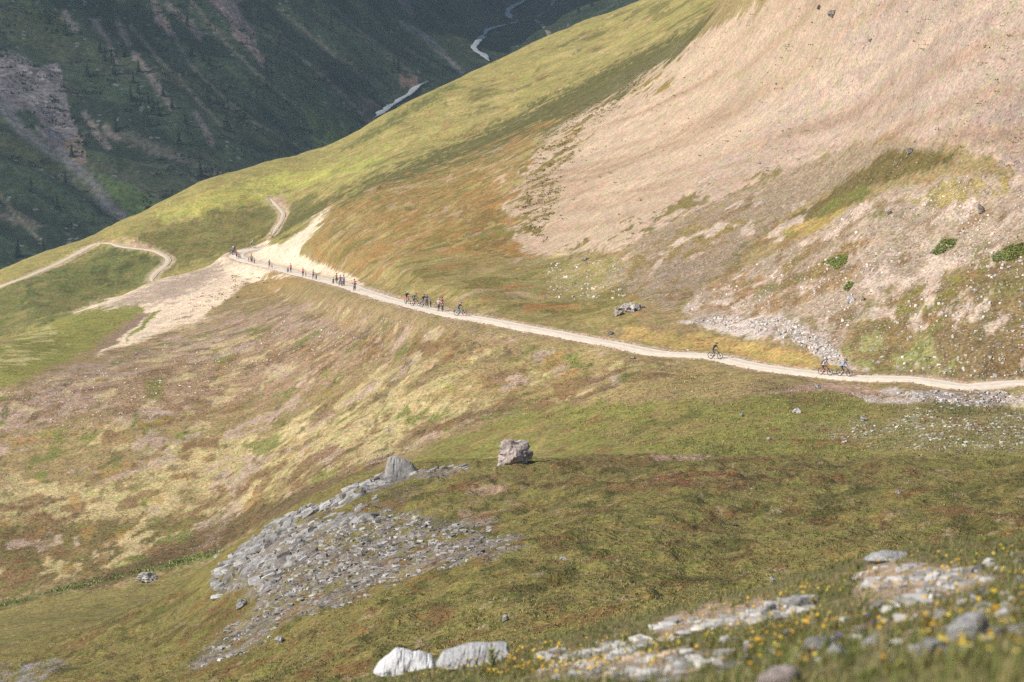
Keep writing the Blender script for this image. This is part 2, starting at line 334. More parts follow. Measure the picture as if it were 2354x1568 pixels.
# stony, mauve ground under the scree
paint([(1480,548),(1700,446),(1900,366),(2080,322),(2200,348),(2100,372),(2000,412),(1900,452),(1800,502),(1750,545),(1700,600),(1640,660),(1560,705),(1480,700),(1400,650),(1440,592)], (172,154,134), (150,134,92), 330, 430, st=0.7)
paint([(1460,600),(1600,520),(1720,500),(1760,540),(1640,650),(1540,690),(1450,680)], (150,126,70), (140,130,66), 330, 430, patch=0.12)
paint([(2040,345),(2200,350),(2190,378),(2080,402),(2000,432),(1930,472),(1880,502),(1790,525),(1830,490),(1900,450),(1960,400)], (118,110,56), (128,112,62), 330, 400, soft=8, w=0.6, st=0.25)
paint([(1900,470),(1990,430),(2010,445),(1920,500),(1870,512)], (126,130,54), None, 330, 400, soft=8, w=0.5)
paint([(1795,530),(1900,500),(1995,458),(2000,470),(1900,522),(1810,548)], (186,164,96), (170,150,70), 320, 400, soft=7, w=0.5)
paint([(1560,700),(1690,625),(1800,560),(1880,535),(1960,475),(2050,430),(2200,405),(2354,400),(2900,380),(2900,560),(2500,560),(2250,600),(2130,645),(2040,700),(1950,765),(1910,812),(1850,800),(1720,772),(1600,742)], (190,174,152), (160,142,108), 290, 390, soft=9, w=0.7, st=0.8)
paint([(1580,700),(1700,625),(1900,560),(2010,560),(1960,640),(1800,700),(1680,730)], (154,126,76), (166,140,96), 300, 380, patch=0.05)
paint([(2080,450),(2220,405),(2354,405),(2420,420),(2300,440),(2150,480)], (172,152,92), (158,150,72), 300, 380, patch=0.05)
paint([(1800,600),(1960,540),(1990,570),(1900,640),(1820,650)], (146,126,62), None, 300, 380, patch=0.18)
paint([(2560,560),(2354,575),(2250,610),(2130,660),(2030,722),(1950,772),(1920,812),(1990,852),(2150,872),(2354,874),(2900,880),(2900,560)], (146,128,84), (134,118,74), 280, 345, soft=24, st=0.45)
paint([(1930,805),(2010,760),(2120,770),(2200,830),(2150,868),(2000,852)], (150,156,82), (166,158,104), 285, 340, soft=22, st=0.4)
paint([(2060,720),(2160,640),(2230,640),(2150,720)], (140,132,60), None, 285, 340, patch=0.1)
paint([(1560,735),(1650,725),(1800,728),(1885,762),(1915,800),(1965,838),(2010,855),(1900,838),(1840,795),(1700,772)], (214,202,190), (196,184,172), 290, 360, soft=8, w=0.6, st=1.0, patch=-0.25)
paint([(1440,752),(1640,772),(1850,808),(1950,848),(1850,848),(1700,828),(1560,803),(1430,782)], (192,166,88), (182,160,96), 295, 370, soft=9, w=0.5)
# the pale cut slope round the hairpin
paint([(792,452),(700,520),(640,562),(590,560),(540,566),(500,588),(350,648),(165,716),(180,735),(318,702),(330,722),(262,788),(212,822),(300,792),(440,752),(500,702),(560,662),(640,642),(722,632),(835,655),(800,628),(722,602),(690,585),(702,553),(760,482)], (244,228,200), (228,208,178), 400, 700, soft=7, w=0.45, st=0.35)
sel, m = region([(792,452),(640,562),(500,588),(165,716),(180,735),(318,702),(212,822),(440,752),(640,642),(835,655),(690,585)], 400, 700, soft=7, w=0.45); calm[sel] = np.maximum(calm[sel], m*0.8)
paint([(350,655),(500,600),(560,590),(520,620),(400,690),(330,700),(200,725)], (200,182,160), (190,170,146), 480, 680, soft=16, w=0.5, st=0.7)
paint([(560,660),(640,625),(720,640),(640,680),(540,700)], (176,146,92), (160,140,80), 420, 640, patch=0.0, w=0.6)
# green strip and erosion gully at the left
paint([(-300,960),(-300,880),(0,790),(100,742),(200,714),(322,702),(328,714),(272,748),(205,802),(170,822),(100,852),(0,892)], (158,156,72), (144,148,62), 400, 600, soft=8, w=0.5)
paint([(-100,830),(100,760),(150,780),(60,830),(-100,880)], (190,182,120), None, 400, 600, soft=16, patch=0.1)
paint([(298,766),(352,718),(370,712),(330,752),(286,786)], (148,156,64), None, 400, 600, soft=5, w=0.3)
paint([(226,796),(322,722),(346,717),(284,768),(214,822)], (170,146,126), (150,126,104), 400, 600, soft=5, w=0.3, st=0.6)
# face between stream and road
paint([(-200,960),(0,905),(200,832),(450,762),(600,702),(760,692),(940,745),(820,785),(620,805),(420,872),(160,962),(-200,1080)], (188,168,148), (156,128,88), 340, 560, soft=22, st=0.6)
paint([(300,830),(600,760),(900,760),(1000,800),(700,900),(400,960),(200,960)], (160,132,84), (178,156,128), 330, 500, soft=40, st=0.4)
paint([(600,700),(760,682),(900,712),(1060,745),(1250,765),(1150,790),(900,775),(700,730)], (176,156,116), (158,138,88), 340, 460, soft=12, st=0.4)
paint([(250,1100),(600,1000),(880,890),(1160,900),(1120,955),(900,1055),(700,1112),(450,1152),(200,1205),(-200,1230),(-200,1130)], (202,190,136), (176,160,100), 318, 400, soft=30, st=0.25, patch=-0.25, ns=n3)
paint([(-200,1190),(300,1205),(600,1150),(760,1095),(520,1258),(300,1325),(-200,1400)], (136,116,74), (126,122,62), 315, 370, soft=24)
paint([(950,900),(1300,800),(1640,840),(1800,880),(1500,910),(1200,930)], (172,158,96), (166,146,96), 290, 360, soft=30)
for P in ([(360,820),(420,800),(400,815),(375,828)],[(430,775),(480,765),(465,780)],[(480,800),(545,815),(530,850),(500,840)],[(960,852),(1010,845),(1000,858)],[(330,880),(370,870),(380,920),(340,930)],[(90,1000),(150,990),(130,1020)],[(180,1010),(220,1005),(200,1035)],[(735,855),(765,850),(755,865)],[(1030,890),(1055,885),(1045,900)],[(320,985),(370,955),(400,965),(350,1010)],[(400,1010),(440,990),(420,1040),(380,1045)],[(705,1095),(760,1070),(800,1075),(780,1100),(720,1115)],[(60,1090),(110,1075),(100,1100)],[(280,1120),(330,1110),(300,1140)]):
    paint(P, (146,150,62), (132,138,58), 315, 560, soft=7, w=0.9, op=0.8)
stroke([(-100,1420),(0,1390),(120,1362),(220,1338),(330,1312),(420,1292),(505,1268)], 8, (112,134,58), 290, 345, soft=6, w=0.5, op=0.8)
stroke([(250,1330),(400,1270),(520,1230),(640,1170),(720,1130),(860,1070),(960,1000),(1080,960),(1180,938)], 9, (112,88,62), 300, 350, soft=8, w=0.5, op=0.75)
# meadow on this side of the road
paint([(930,1060),(1020,1000),(1180,948),(1500,922),(1750,908),(1900,905),(2354,935),(2900,935),(2900,1090),(1900,1075),(1500,1060),(1140,1075)], (152,148,70), (140,140,64), 215, 318, soft=14, st=0.08)
paint([(1850,985),(2100,930),(2900,920),(2900,1060),(2200,1045),(1950,1030)], (152,142,92), (140,134,72), 220, 300, soft=24, st=0.75, op=0.8)
paint([(1950,900),(2060,893),(2354,903),(2900,912),(2900,938),(2300,932),(2100,927),(2010,927)], (206,196,186), (188,176,164), 255, 310, soft=5, w=0.4, st=1.0, patch=-0.2)
paint([(1745,910),(1870,880),(1970,886),(2060,915),(1900,898)], (196,168,142), (176,150,120), 255, 320, soft=5, w=0.3, st=0.4)
# knoll
paint([(1180,1062),(1500,1046),(1850,1063),(2050,1085),(1950,1125),(1600,1115),(1350,1135),(1180,1115)], (142,114,72), (132,122,66), 130, 215, soft=14, st=0.12, patch=0.0)
paint([(1480,1090),(1600,1080),(1820,1085),(1800,1105),(1560,1120)], (152,108,70), (132,92,62), 130, 205, soft=6, patch=0.10)
paint([(1060,1125),(1180,1118),(1160,1140),(1080,1142)], (196,168,140), None, 130, 200, soft=5, w=0.5, patch=-0.1)
paint([(1050,1165),(1130,1178),(1130,1200),(1060,1192)], (184,158,126), None, 130, 200, soft=6, w=0.6)
paint([(1490,1046),(1600,1043),(1650,1054),(1520,1060)], (190,164,138), None, 130, 205, soft=4, w=0.4)
paint([(496,1356),(540,1288),(640,1200),(760,1158),(900,1105),(960,1088),(1080,1068),(1040,1085),(900,1170),(1000,1192),(1150,1208),(1210,1238),(1130,1282),(1000,1312),(850,1372),(700,1425),(560,1505),(430,1550),(520,1442),(600,1382),(560,1352)], (176,168,158), (140,126,100), 100, 240, soft=14, st=1.0, patch=-0.05)
paint([(700,1180),(900,1120),(1000,1110),(900,1180),(760,1210)], (140,122,84), (124,116,66), 130, 225, patch=-0.05, soft=16)
paint([(430,1430),(560,1380),(600,1400),(520,1460),(420,1500)], (146,128,70), None, 110, 220, soft=16, patch=0.0)
paint([(-50,1545),(120,1512),(150,1530),(60,1575),(-50,1580)], (170,166,162), None, 130, 260, soft=10, st=1.0, patch=-0.1)
# near ground
paint([(1960,1330),(2010,1283),(2150,1300),(2280,1318),(2300,1345),(2200,1370),(2080,1400),(1960,1380)], (206,180,140), (190,170,146), 5, 60, soft=12, st=1.0, w=0.5)
paint([(1480,1440),(1620,1400),(1860,1375),(1890,1400),(1750,1440),(1520,1480)], (204,176,138), (186,166,140), 5, 60, soft=12, st=1.0, w=0.5)
paint([(1180,1568),(1300,1520),(1560,1490),(1700,1500),(1560,1568)], (198,176,142), (180,164,140), 5, 60, soft=14, st=1.0, w=0.6)
paint([(1230,1505),(1380,1478),(1520,1470),(1440,1510),(1260,1535)], (200,174,136), None, 5, 60, soft=10, st=1.0, w=0.6)
paint([(1900,1440),(2080,1400),(2300,1420),(2200,1470),(1980,1480)], (186,158,120), None, 5, 60, soft=14, st=0.8, w=0.8, patch=0.0)
def patches(P, c, thr, seed, sx, sy, rmin, rmax, op=0.8, soft=20, st=None):
    """clumps of another plant cover inside a region."""
    sel, m = region(P, rmin, rmax, soft, 1.0); x, y = XX[sel], YY[sel]
    nz = fbm(x/sx+0.5*fbm(x/sx, y/sy, 2, seed+7), y/sy, 4, seed, 0.6); k = m*sstep(thr-0.07, thr+0.07, nz)*op
    cc = np.tile(A(*c), (len(sel[0]), 1)); mix_into(sel, cc, k, cc*0.8)
    if st is not None: stone[sel] = stone[sel]*(1-k)+st*k
LOWL = [(-100,930),(200,850),(480,720),(640,670),(900,740),(1200,790),(1700,860),(1500,915),(1180,940),(900,1060),(700,1120),(500,1250),(-100,1390)]
patches(LOWL, (196,174,150), 0.30, 801, 5, 9, 310, 600, 0.85, st=0.7); patches(LOWL, (206,190,136), 0.28, 811, 3.5, 6, 310, 600, 0.8); patches(LOWL, (150,122,78), 0.30, 821, 4, 8, 310, 600, 0.8)
patches(LOWL, (178,146,76), 0.46, 831, 4, 8, 310, 600, 0.75); patches(LOWL, (134,140,62), 0.42, 841, 4.5, 9, 310, 600, 0.85); patches(LOWL, (112,98,66), 0.40, 845, 2.5, 5, 310, 600, 0.6)
paint([(-200,1600),(-200,1408),(200,1362),(340,1332),(520,1280),(530,1380),(420,1440),(200,1540),(100,1600)], (138,134,68), (150,138,78), 215, 325, soft=10)
paint([(-100,1395),(60,1368),(250,1318),(480,1208),(640,1148),(740,1112),(660,1185),(500,1262),(300,1328),(60,1385)], (116,96,70), (124,112,66), 300, 350, soft=12, op=0.8)
KNO = [(-50,1580),(-50,1420),(330,1370),(520,1370),(700,1240),(900,1110),(1140,1066),(1500,1050),(1900,1062),(2500,1070),(2500,1240),(2000,1290),(1500,1420),(900,1580)]
patches(KNO, (160,150,82), 0.20, 851, 1.6, 3.6, 84, 250, 0.7); patches(KNO, (112,112,52), 0.26, 861, 1.8, 4, 84, 250, 0.7); patches(KNO, (156,120,70), 0.34, 871, 1.4, 3.5, 84, 250, 0.7); patches(KNO, (118,104,66), 0.40, 881, 0.9, 2.2, 84, 250, 0.6); patches(KNO, (186,166,124), 0.48, 885, 1.0, 2.4, 84, 250, 0.8, st=0.5)
MEA = [(930,1060),(1180,948),(1500,922),(1900,905),(2500,935),(2500,1075),(1500,1060),(1140,1072)]
patches(MEA, (160,146,84), 0.22, 891, 4, 9, 215, 320, 0.75); patches(MEA, (126,128,58), 0.30, 901, 3.5, 8, 215, 320, 0.7); patches(MEA, (150,118,72), 0.42, 905, 3, 6, 215, 320, 0.7)
paint([(560,545),(660,490),(780,458),(900,395),(1100,312),(1300,208),(1500,108),(1640,32),(1690,50),(1500,165),(1300,280),(1100,365),(900,430),(770,475),(640,545)], (110,110,56), (126,120,62), 560, 900, soft=16, op=0.75)  # second coat on the fold: olive turf and painted shade together
UPP = [(400,480),(800,350),(1150,150),(1480,0),(1700,-50),(1760,0),(1450,160),(1200,290),(900,400),(760,470),(560,560),(300,560)]
patches(UPP, (124,122,62), 0.24, 911, 9, 16, 560, 1100, 0.7); patches(UPP, (192,178,110), 0.26, 921, 8, 14, 560, 1100, 0.7); patches(UPP, (168,138,84), 0.42, 931, 6, 12, 560, 1100, 0.6); patches(UPP, (206,186,150), 0.56, 935, 4, 8, 560, 1100, 0.8, st=0.6)
LFT = [(-100,800),(0,665),(250,565),(390,590),(340,655),(170,720),(0,785)]
patches(LFT, (156,148,86), 0.18, 941, 7, 12, 640, 800, 0.7); patches(LFT, (96,106,58), 0.28, 945, 5, 9, 640, 800, 0.7)
paint([(300,545),(480,488),(640,474),(780,458),(650,532),(540,576),(350,642),(398,600),(372,580),(290,562)], (116,116,60), (136,130,70), 690, 900, soft=14, op=0.85)  # ridge face below the crest: shade from its tilt painted as darker olive
paint([(330,505),(480,440),(640,398),(780,372),(700,430),(560,462),(420,500)], (190,184,92), (172,174,78), 690, 900, soft=14, op=0.85)
paint([(600,545),(680,495),(780,460),(900,398),(1100,316),(1300,212),(1500,112),(1640,36),(1720,10),(1690,60),(1500,172),(1300,286),(1100,366),(900,428),(770,474),(650,542)], (98,102,52), (118,114,60), 560, 900, soft=14, op=0.8)  # last coat on the fold, darker still: turf colour plus painted shade
HTH = [(760,470),(1000,380),(1320,230),(1200,400),(1165,530),(1215,590),(1440,600),(1470,745),(1100,720),(740,612)]
patches(HTH, (190,168,130), 0.36, 951, 4, 8, 330, 700, 0.8, st=0.5); patches(HTH, (138,132,58), 0.26, 961, 5, 9, 330, 700, 0.8); patches(HTH, (182,134,66), 0.32, 971, 4, 8, 330, 700, 0.75); patches(HTH, (186,172,104), 0.30, 975, 4, 8, 330, 700, 0.7)
STH = [(1440,600),(1700,450),(1960,470),(2354,400),(2700,400),(2700,870),(2000,850),(1600,740)]
patches(STH, (150,124,74), 0.26, 981, 3.5, 6, 285, 420, 0.75); patches(STH, (134,130,64), 0.38, 985, 3, 6, 285, 420, 0.75); patches(STH, (222,204,184), 0.34, 991, 2.5, 5, 285, 420, 0.7, st=0.9)
FARP = [(-300,-300),(1400,-300),(1400,120),(900,260),(700,380),(-300,760)]
def fpatches(c, thr, seed, sx, op=0.7):
    sel = np.nonzero(R > 1400); x, y = fa[sel], fl[sel]; k = sstep(thr-0.08, thr+0.08, fbm(x/sx, y/(sx*3.2), 5, seed, 0.6))*op; cc = np.tile(A(*c), (len(sel[0]), 1)); mix_into(sel, cc, k, cc*0.8)
fpatches((58,78,60), 0.10, 1001, 60); fpatches((150,146,126), 0.42, 1011, 30, 0.75); fpatches((124,132,88), 0.30, 1021, 45, 0.6); fpatches((172,162,152), 0.55, 1031, 22, 0.8)
# far mountain: rock faces, gullies, screes, meadows on the valley floor
FAR = (1300, 5600)
STRK = fbm(fa/14, fl/70, 4, 1051, 0.6)*1.6
def fpaint(P, c1, c2=None, soft=5, w=0.8, st=None, op=1.0): paint(P, c1, c2, FAR[0], FAR[1], soft, w, op, st, ns=STRK)
fpaint([(-300,150),(-40,140),(10,105),(50,118),(80,150),(128,140),(145,205),(150,260),(172,305),(197,365),(182,392),(130,335),(95,300),(60,250),(20,262),(-300,190)], (206,194,188), (130,122,122), st=0.8, op=0.95)
fpaint([(150,320),(190,310),(200,380),(170,390)], (190,168,140), None)
fpaint([(462,-40),(545,-40),(560,48),(586,92),(588,135),(562,112),(528,82),(500,40)], (200,178,164), (140,126,120), st=0.6)
fpaint([(325,-30),(350,-30),(370,40),(405,90),(385,85),(350,45)], (176,158,144), None)
fpaint([(580,125),(600,130),(612,165),(590,150)], (170,150,140), None); fpaint([(930,175),(975,185),(960,200),(935,200)], (196,160,138), None); fpaint([(820,230),(890,225),(880,250),(830,255)], (160,138,128), None, op=0.7)
fpaint([(900,-20),(935,-20),(950,30),(925,20)], (176,156,146), None)
for P in ([(150,30),(175,70)],[(220,50),(250,100),(262,150)],[(265,50),(300,100)],[(380,10),(460,85)],[(190,260),(215,300),(245,340)],[(455,260),(485,330)],[(310,120),(330,150),(400,245)],[(240,290),(270,320)]):
    stroke(P, 7, (190,174,160), *FAR, soft=4, w=0.5, op=0.8)
for P in ([(400,80),(440,150),(520,230),(600,290),(680,335)],[(300,60),(380,150),(460,235),(520,300)],[(430,-10),(480,55),(545,125),(610,185),(690,250),(760,292),(800,300)],[(5,455),(60,520),(100,560)],[(100,30),(180,60)],[(640,20),(760,120),(880,200)],[(760,10),(880,120),(960,180)]):
    stroke(P, 4, (166,160,130), *FAR, soft=3, w=0.15, op=0.9)
fpaint([(205,398),(300,425),(375,470),(320,508),(250,445)], (128,156,82), None)
fpaint([(690,240),(760,288),(812,300),(800,330),(730,352),(715,300)], (124,150,80), None)
fpaint([(520,290),(600,300),(690,320),(640,340),(540,330)], (112,120,74), None, op=0.5)
fpaint([(955,70),(1030,75),(1070,160),(1010,120)], (102,120,70), None); fpaint([(1080,10),(1170,30),(1110,70),(1060,140),(1020,80)], (108,122,74), None, op=0.8)
fpaint([(1080,40),(1130,45),(1120,70),(1070,70)], (140,140,122), None, op=0.6)
fpaint([(45,0),(90,20),(160,60),(110,70),(60,40)], (104,122,60), None)
fpaint([(1180,40),(1290,20),(1400,0),(1300,80),(1130,140),(1120,100)], (86,104,68), (104,116,74), op=0.7)
stroke([(-50,205),(60,300),(150,368),(210,425),(250,470),(300,512),(320,530)], 11, (172,170,166), *FAR, soft=7, w=0.6, op=0.75, st=0.8)
stroke([(925,50),(985,90),(1030,135),(1062,168)], 6, (170,168,164), *FAR, soft=3, w=0.2, op=0.9)
paint([(612,452),(640,452),(668,468),(662,486),(650,498),(640,480)], (196,168,136), (176,146,112), 690, 860, soft=6, w=0.3, st=0.3)
paint([(275,545),(300,552),(360,572),(330,575),(285,568)], (200,176,142), None, 690, 860, soft=6, w=0.3)
# bare earth beside the road and the paths
mm = np.nonzero(road_mask > 0.01); mix_into(mm, np.tile(A(214,192,164), (len(mm[0]), 1)), road_mask[mm]*0.75)
var = 1+0.12*n1[..., None]+0.14*n2[..., None]; colr = np.clip(colr*var, 0.005, 0.9); col2 = np.clip(col2*var, 0.005, 0.9); stone = np.clip(stone, 0, 1)

# ------------------------------------------------------------------ materials
def nt_new(name):
    m = bpy.data.materials.new(name); m.use_nodes = True; nt = m.node_tree
    return m, nt, nt.nodes['Principled BSDF']
def N(nt, t, **kw):
    n = nt.nodes.new(t)
    for k, v in kw.items():
        if k.startswith('i_'):
            key = k[2:]; n.inputs[int(key) if key.isdigit() else key.replace('_', ' ')].default_value = v
        else: setattr(n, k, v)
    return n
def mixc(nt, fac, a, b, bt='MIX'):
    n = nt.nodes.new('ShaderNodeMix'); n.data_type = 'RGBA'; n.blend_type = bt
    for s, v in ((n.inputs[0], fac), (n.inputs[6], a), (n.inputs[7], b)):
        if isinstance(v, bpy.types.NodeSocket): nt.links.new(v, s)
        else: s.default_value = v
    return n.outputs[2]
def mathn(nt, op, a, b=None, c=None):
    n = nt.nodes.new('ShaderNodeMath'); n.operation = op
    for s, v in zip(n.inputs, (a, b, c)):
        if v is None: continue
        if isinstance(v, bpy.types.NodeSocket): nt.links.new(v, s)
        else: s.default_value = v
    return n.outputs[0]
def ramp(nt, fac, pts):
    n = nt.nodes.new('ShaderNodeValToRGB'); e = n.color_ramp.elements
    while len(e) < len(pts): e.new(0.5)
    for q, (p, c) in zip(e, pts): q.position = p; q.color = (*c, 1) if len(c) == 3 else c
    nt.links.new(fac, n.inputs[0]); return n.outputs[0]
def ground_mat(name, fine, stone_sc, bump_d, stone_col, contrast=0.55, hue=1.0):
    """ground: colour per place, small-scale tussock mottling, loose stones where the ground is stony."""
    m, nt, bs = nt_new(name)
    at = N(nt, 'ShaderNodeAttribute', attribute_name='cover'); st = N(nt, 'ShaderNodeAttribute', attribute_name='stony')
    geo = N(nt, 'ShaderNodeNewGeometry'); P = geo.outputs['Position']
    na = N(nt, 'ShaderNodeTexNoise', i_Scale=fine, i_Detail=3.0, i_Roughness=0.62); nt.links.new(P, na.inputs['Vector'])
    nb = N(nt, 'ShaderNodeTexNoise', i_Scale=fine*0.21, i_Detail=4.0, i_Roughness=0.65); nt.links.new(P, nb.inputs['Vector'])
    sn = N(nt, 'ShaderNodeSeparateColor'); nt.links.new(nb.outputs['Color'], sn.inputs[0])
    at2 = N(nt, 'ShaderNodeAttribute', attribute_name='cover_b')
    nm = N(nt, 'ShaderNodeTexNoise', i_Scale=fine*0.42, i_Detail=5.0, i_Roughness=0.72); nt.links.new(P, nm.inputs['Vector'])
    two = mixc(nt, ramp(nt, nm.outputs[0], [(0.46, (0, 0, 0)), (0.56, (1, 1, 1))]), at.outputs['Color'], at2.outputs['Color'])
    c0 = 1-contrast; c1 = 1+contrast
    f = ramp(nt, na.outputs[0], [(0.30, (c0, c0*0.98, c0*0.92)), (0.5, (1, 1, 1)), (0.72, (c1, c1*0.98, c1*0.94))])
    g = ramp(nt, sn.outputs[0], [(0.32, (0.76, 0.72, 0.70)), (0.5, (1, 1, 1)), (0.70, (1.25, 1.20, 1.12))])
    q = ramp(nt, sn.outputs[1], [(0.36, (0.88, 1.02, 0.72)), (0.5, (1, 1, 1)), (0.64, (1.10, 0.96, 0.88))])
    ca = N(nt, 'ShaderNodeAttribute', attribute_name='calm'); keep = mathn(nt, 'MULTIPLY_ADD', ca.outputs['Fac'], -0.25, 1.0)
    c = mixc(nt, keep, two, mixc(nt, 1.0, mixc(nt, 1.0, two, f, 'MULTIPLY'), g, 'MULTIPLY'))
    inv = mathn(nt, 'MULTIPLY_ADD', st.outputs['Fac'], -0.6*hue, hue)
    c = mixc(nt, inv, c, mixc(nt, 1.0, c, q, 'MULTIPLY'))
    vo = N(nt, 'ShaderNodeTexVoronoi', i_Scale=stone_sc, i_Randomness=1.0); nt.links.new(P, vo.inputs['Vector'])
    sepv = N(nt, 'ShaderNodeSeparateColor'); nt.links.new(vo.outputs['Color'], sepv.inputs[0])
    lim = mathn(nt, 'MULTIPLY', st.outputs['Fac'], 0.66)
    has = mathn(nt, 'LESS_THAN', sepv.outputs[0], lim)
    size = mathn(nt, 'MULTIPLY_ADD', sepv.outputs[1], 0.26, 0.22)
    ins = mathn(nt, 'LESS_THAN', vo.outputs['Distance'], size)
    stn = mathn(nt, 'MULTIPLY', has, ins)
    tone = mixc(nt, 0.5, at.outputs['Color'], (*stone_col, 1))
    shade0 = mixc(nt, 1.0, tone, ramp(nt, sepv.outputs[2], [(0, (0.5, 0.5, 0.52)), (0.45, (0.95,)*3), (1, (1.3,)*3)]), 'MULTIPLY')
    shade = mixc(nt, keep, c, shade0)
    c = mixc(nt, stn, c, shade)
    nt.links.new(c, bs.inputs['Base Color']); bs.inputs['Roughness'].default_value = 0.95
    bs.inputs['Specular IOR Level'].default_value = 0.15
    h = mathn(nt, 'ADD', na.outputs[0], mathn(nt, 'MULTIPLY', stn, 0.35))
    b = N(nt, 'ShaderNodeBump', i_Strength=1.0, i_Distance=bump_d); nt.links.new(h, b.inputs['Height']); nt.links.new(b.outputs[0], bs.inputs['Normal'])
    return m
M_near = ground_mat('near_ground', 11.0, 18.0, 0.04, lin(200,196,190,0.62))
M_knoll = ground_mat('knoll_turf', 3.6, 6.0, 0.30, lin(196,192,188,0.62), 0.4)
M_hill = ground_mat('hillside_turf', 2.4, 3.2, 0.2, lin(214,200,188,0.62), 0.5)
M_ridge = ground_mat('ridge_turf', 1.3, 1.6, 0.3, lin(214,200,180,0.62), 0.4)
M_far = ground_mat('far_mountain', 0.22, 0.2, 1.6, lin(190,184,180,0.62), 0.5, 0.4)

# ------------------------------------------------------------------ ground meshes
def mesh_np(name, verts, quads, mat, attrs=None, kind=None, tris=False):
    me = bpy.data.meshes.new(name); nv = len(verts); k = 3 if tris else 4; nf_ = len(quads)
    me.vertices.add(nv); me.vertices.foreach_set('co', np.ascontiguousarray(verts, np.float32).ravel())
    me.loops.add(nf_*k); me.loops.foreach_set('vertex_index', np.ascontiguousarray(quads, np.int32).ravel())
    me.polygons.add(nf_); me.polygons.foreach_set('loop_start', np.arange(0, nf_*k, k, dtype=np.int32))
    me.update(calc_edges=True); me.polygons.foreach_set('use_smooth', np.ones(nf_, bool))
    for an, (typ, arr) in (attrs or {}).items():
        a = me.attributes.new(an, typ, 'POINT')
        a.data.foreach_set('color' if typ == 'FLOAT_COLOR' else 'value', np.ascontiguousarray(arr, np.float32).ravel())
    me.materials.append(mat); o = bpy.data.objects.new(name, me); COL.objects.link(o)
    if kind: o['kind'] = kind
    return o
def tag(o, label=None, cat=None, group=None, kind=None):
    if label: o['label'] = label
    if cat: o['category'] = cat
    if group: o['group'] = group
    if kind: o['kind'] = kind
    return o
VERT = np.stack([XX, YY, ZZ], -1); RGBA = np.concatenate([colr, np.ones(ZZ.shape+(1,))], -1); RGB2 = np.concatenate([col2, np.ones(ZZ.shape+(1,))], -1)
def sheet(name, r0, r1, mat, label, cat):
    i0 = int(np.searchsorted(Ls, math.log(r0)+1e-6))-1; i1 = min(int(np.searchsorted(Ls, math.log(r1)+1e-6))-1, NR-1); i0 = max(i0, 0)
    n = i1-i0+1; idx = np.arange(n*NC).reshape(n, NC)
    q = np.stack([idx[:-1, :-1], idx[:-1, 1:], idx[1:, 1:], idx[1:, :-1]], -1).reshape(-1, 4)
    o = mesh_np(name, VERT[i0:i1+1].reshape(-1, 3), q, mat, {'cover': ('FLOAT_COLOR', RGBA[i0:i1+1].reshape(-1, 4)), 'cover_b': ('FLOAT_COLOR', RGB2[i0:i1+1].reshape(-1, 4)), 'stony': ('FLOAT', stone[i0:i1+1].ravel()), 'calm': ('FLOAT', calm[i0:i1+1].ravel())}, 'structure')
    tag(o, label, cat); return o
sheet('foreground_slope', 2.5, 70, M_near, 'flowery stony turf at the bottom of the view', 'ground')
sheet('grassy_knoll', 70, 222, M_knoll, 'olive grass knoll between the near flowers and the gravel road', 'ground')
sheet('hillside', 222, 676, M_hill, 'brown and yellow alpine hillside with pale scree crossed by the gravel road', 'hill')
sheet('grass_ridge', 676, 1400, M_ridge, 'yellow green ridge behind the hairpin', 'hill')
sheet('far_mountain', 1400, 5500, M_far, 'dark shaded mountain flank beyond the valley', 'mountain')

# road surface
def road_mat(name, c1, c2, ruts=True):
    m, nt, bs = nt_new(name); geo = N(nt, 'ShaderNodeNewGeometry'); ln = N(nt, 'ShaderNodeAttribute', attribute_name='across')
    a = N(nt, 'ShaderNodeTexNoise', i_Scale=1.6, i_Detail=5.0, i_Roughness=0.72); nt.links.new(geo.outputs['Position'], a.inputs['Vector'])
    b2 = N(nt, 'ShaderNodeTexNoise', i_Scale=0.35, i_Detail=3.0); nt.links.new(geo.outputs['Position'], b2.inputs['Vector'])
    c = ramp(nt, a.outputs[0], [(0.32, c1), (0.66, c2)])
    x = mathn(nt, 'ADD', mathn(nt, 'ABSOLUTE', ln.outputs['Fac']), mathn(nt, 'MULTIPLY', mathn(nt, 'SUBTRACT', b2.outputs[0], 0.5), 0.7))
    worn = ramp(nt, x, [(0.05, (0.90, 0.88, 0.84)), (0.26, (1.02, 1.02, 1.02)), (0.66, (1.02, 1.02, 1.02)), (0.95, (0.86, 0.80, 0.72))])
    nt.links.new(mixc(nt, 1.0, c, worn, 'MULTIPLY') if ruts else c, bs.inputs['Base Color']); bs.inputs['Roughness'].default_value = 0.95
    b = N(nt, 'ShaderNodeBump', i_Strength=0.8, i_Distance=0.08); nt.links.new(a.outputs[0], b.inputs['Height']); nt.links.new(b.outputs[0], bs.inputs['Normal'])
    return m
M_road = road_mat('pale_gravel', lin(220,204,182,0.68), lin(244,230,210,0.68))
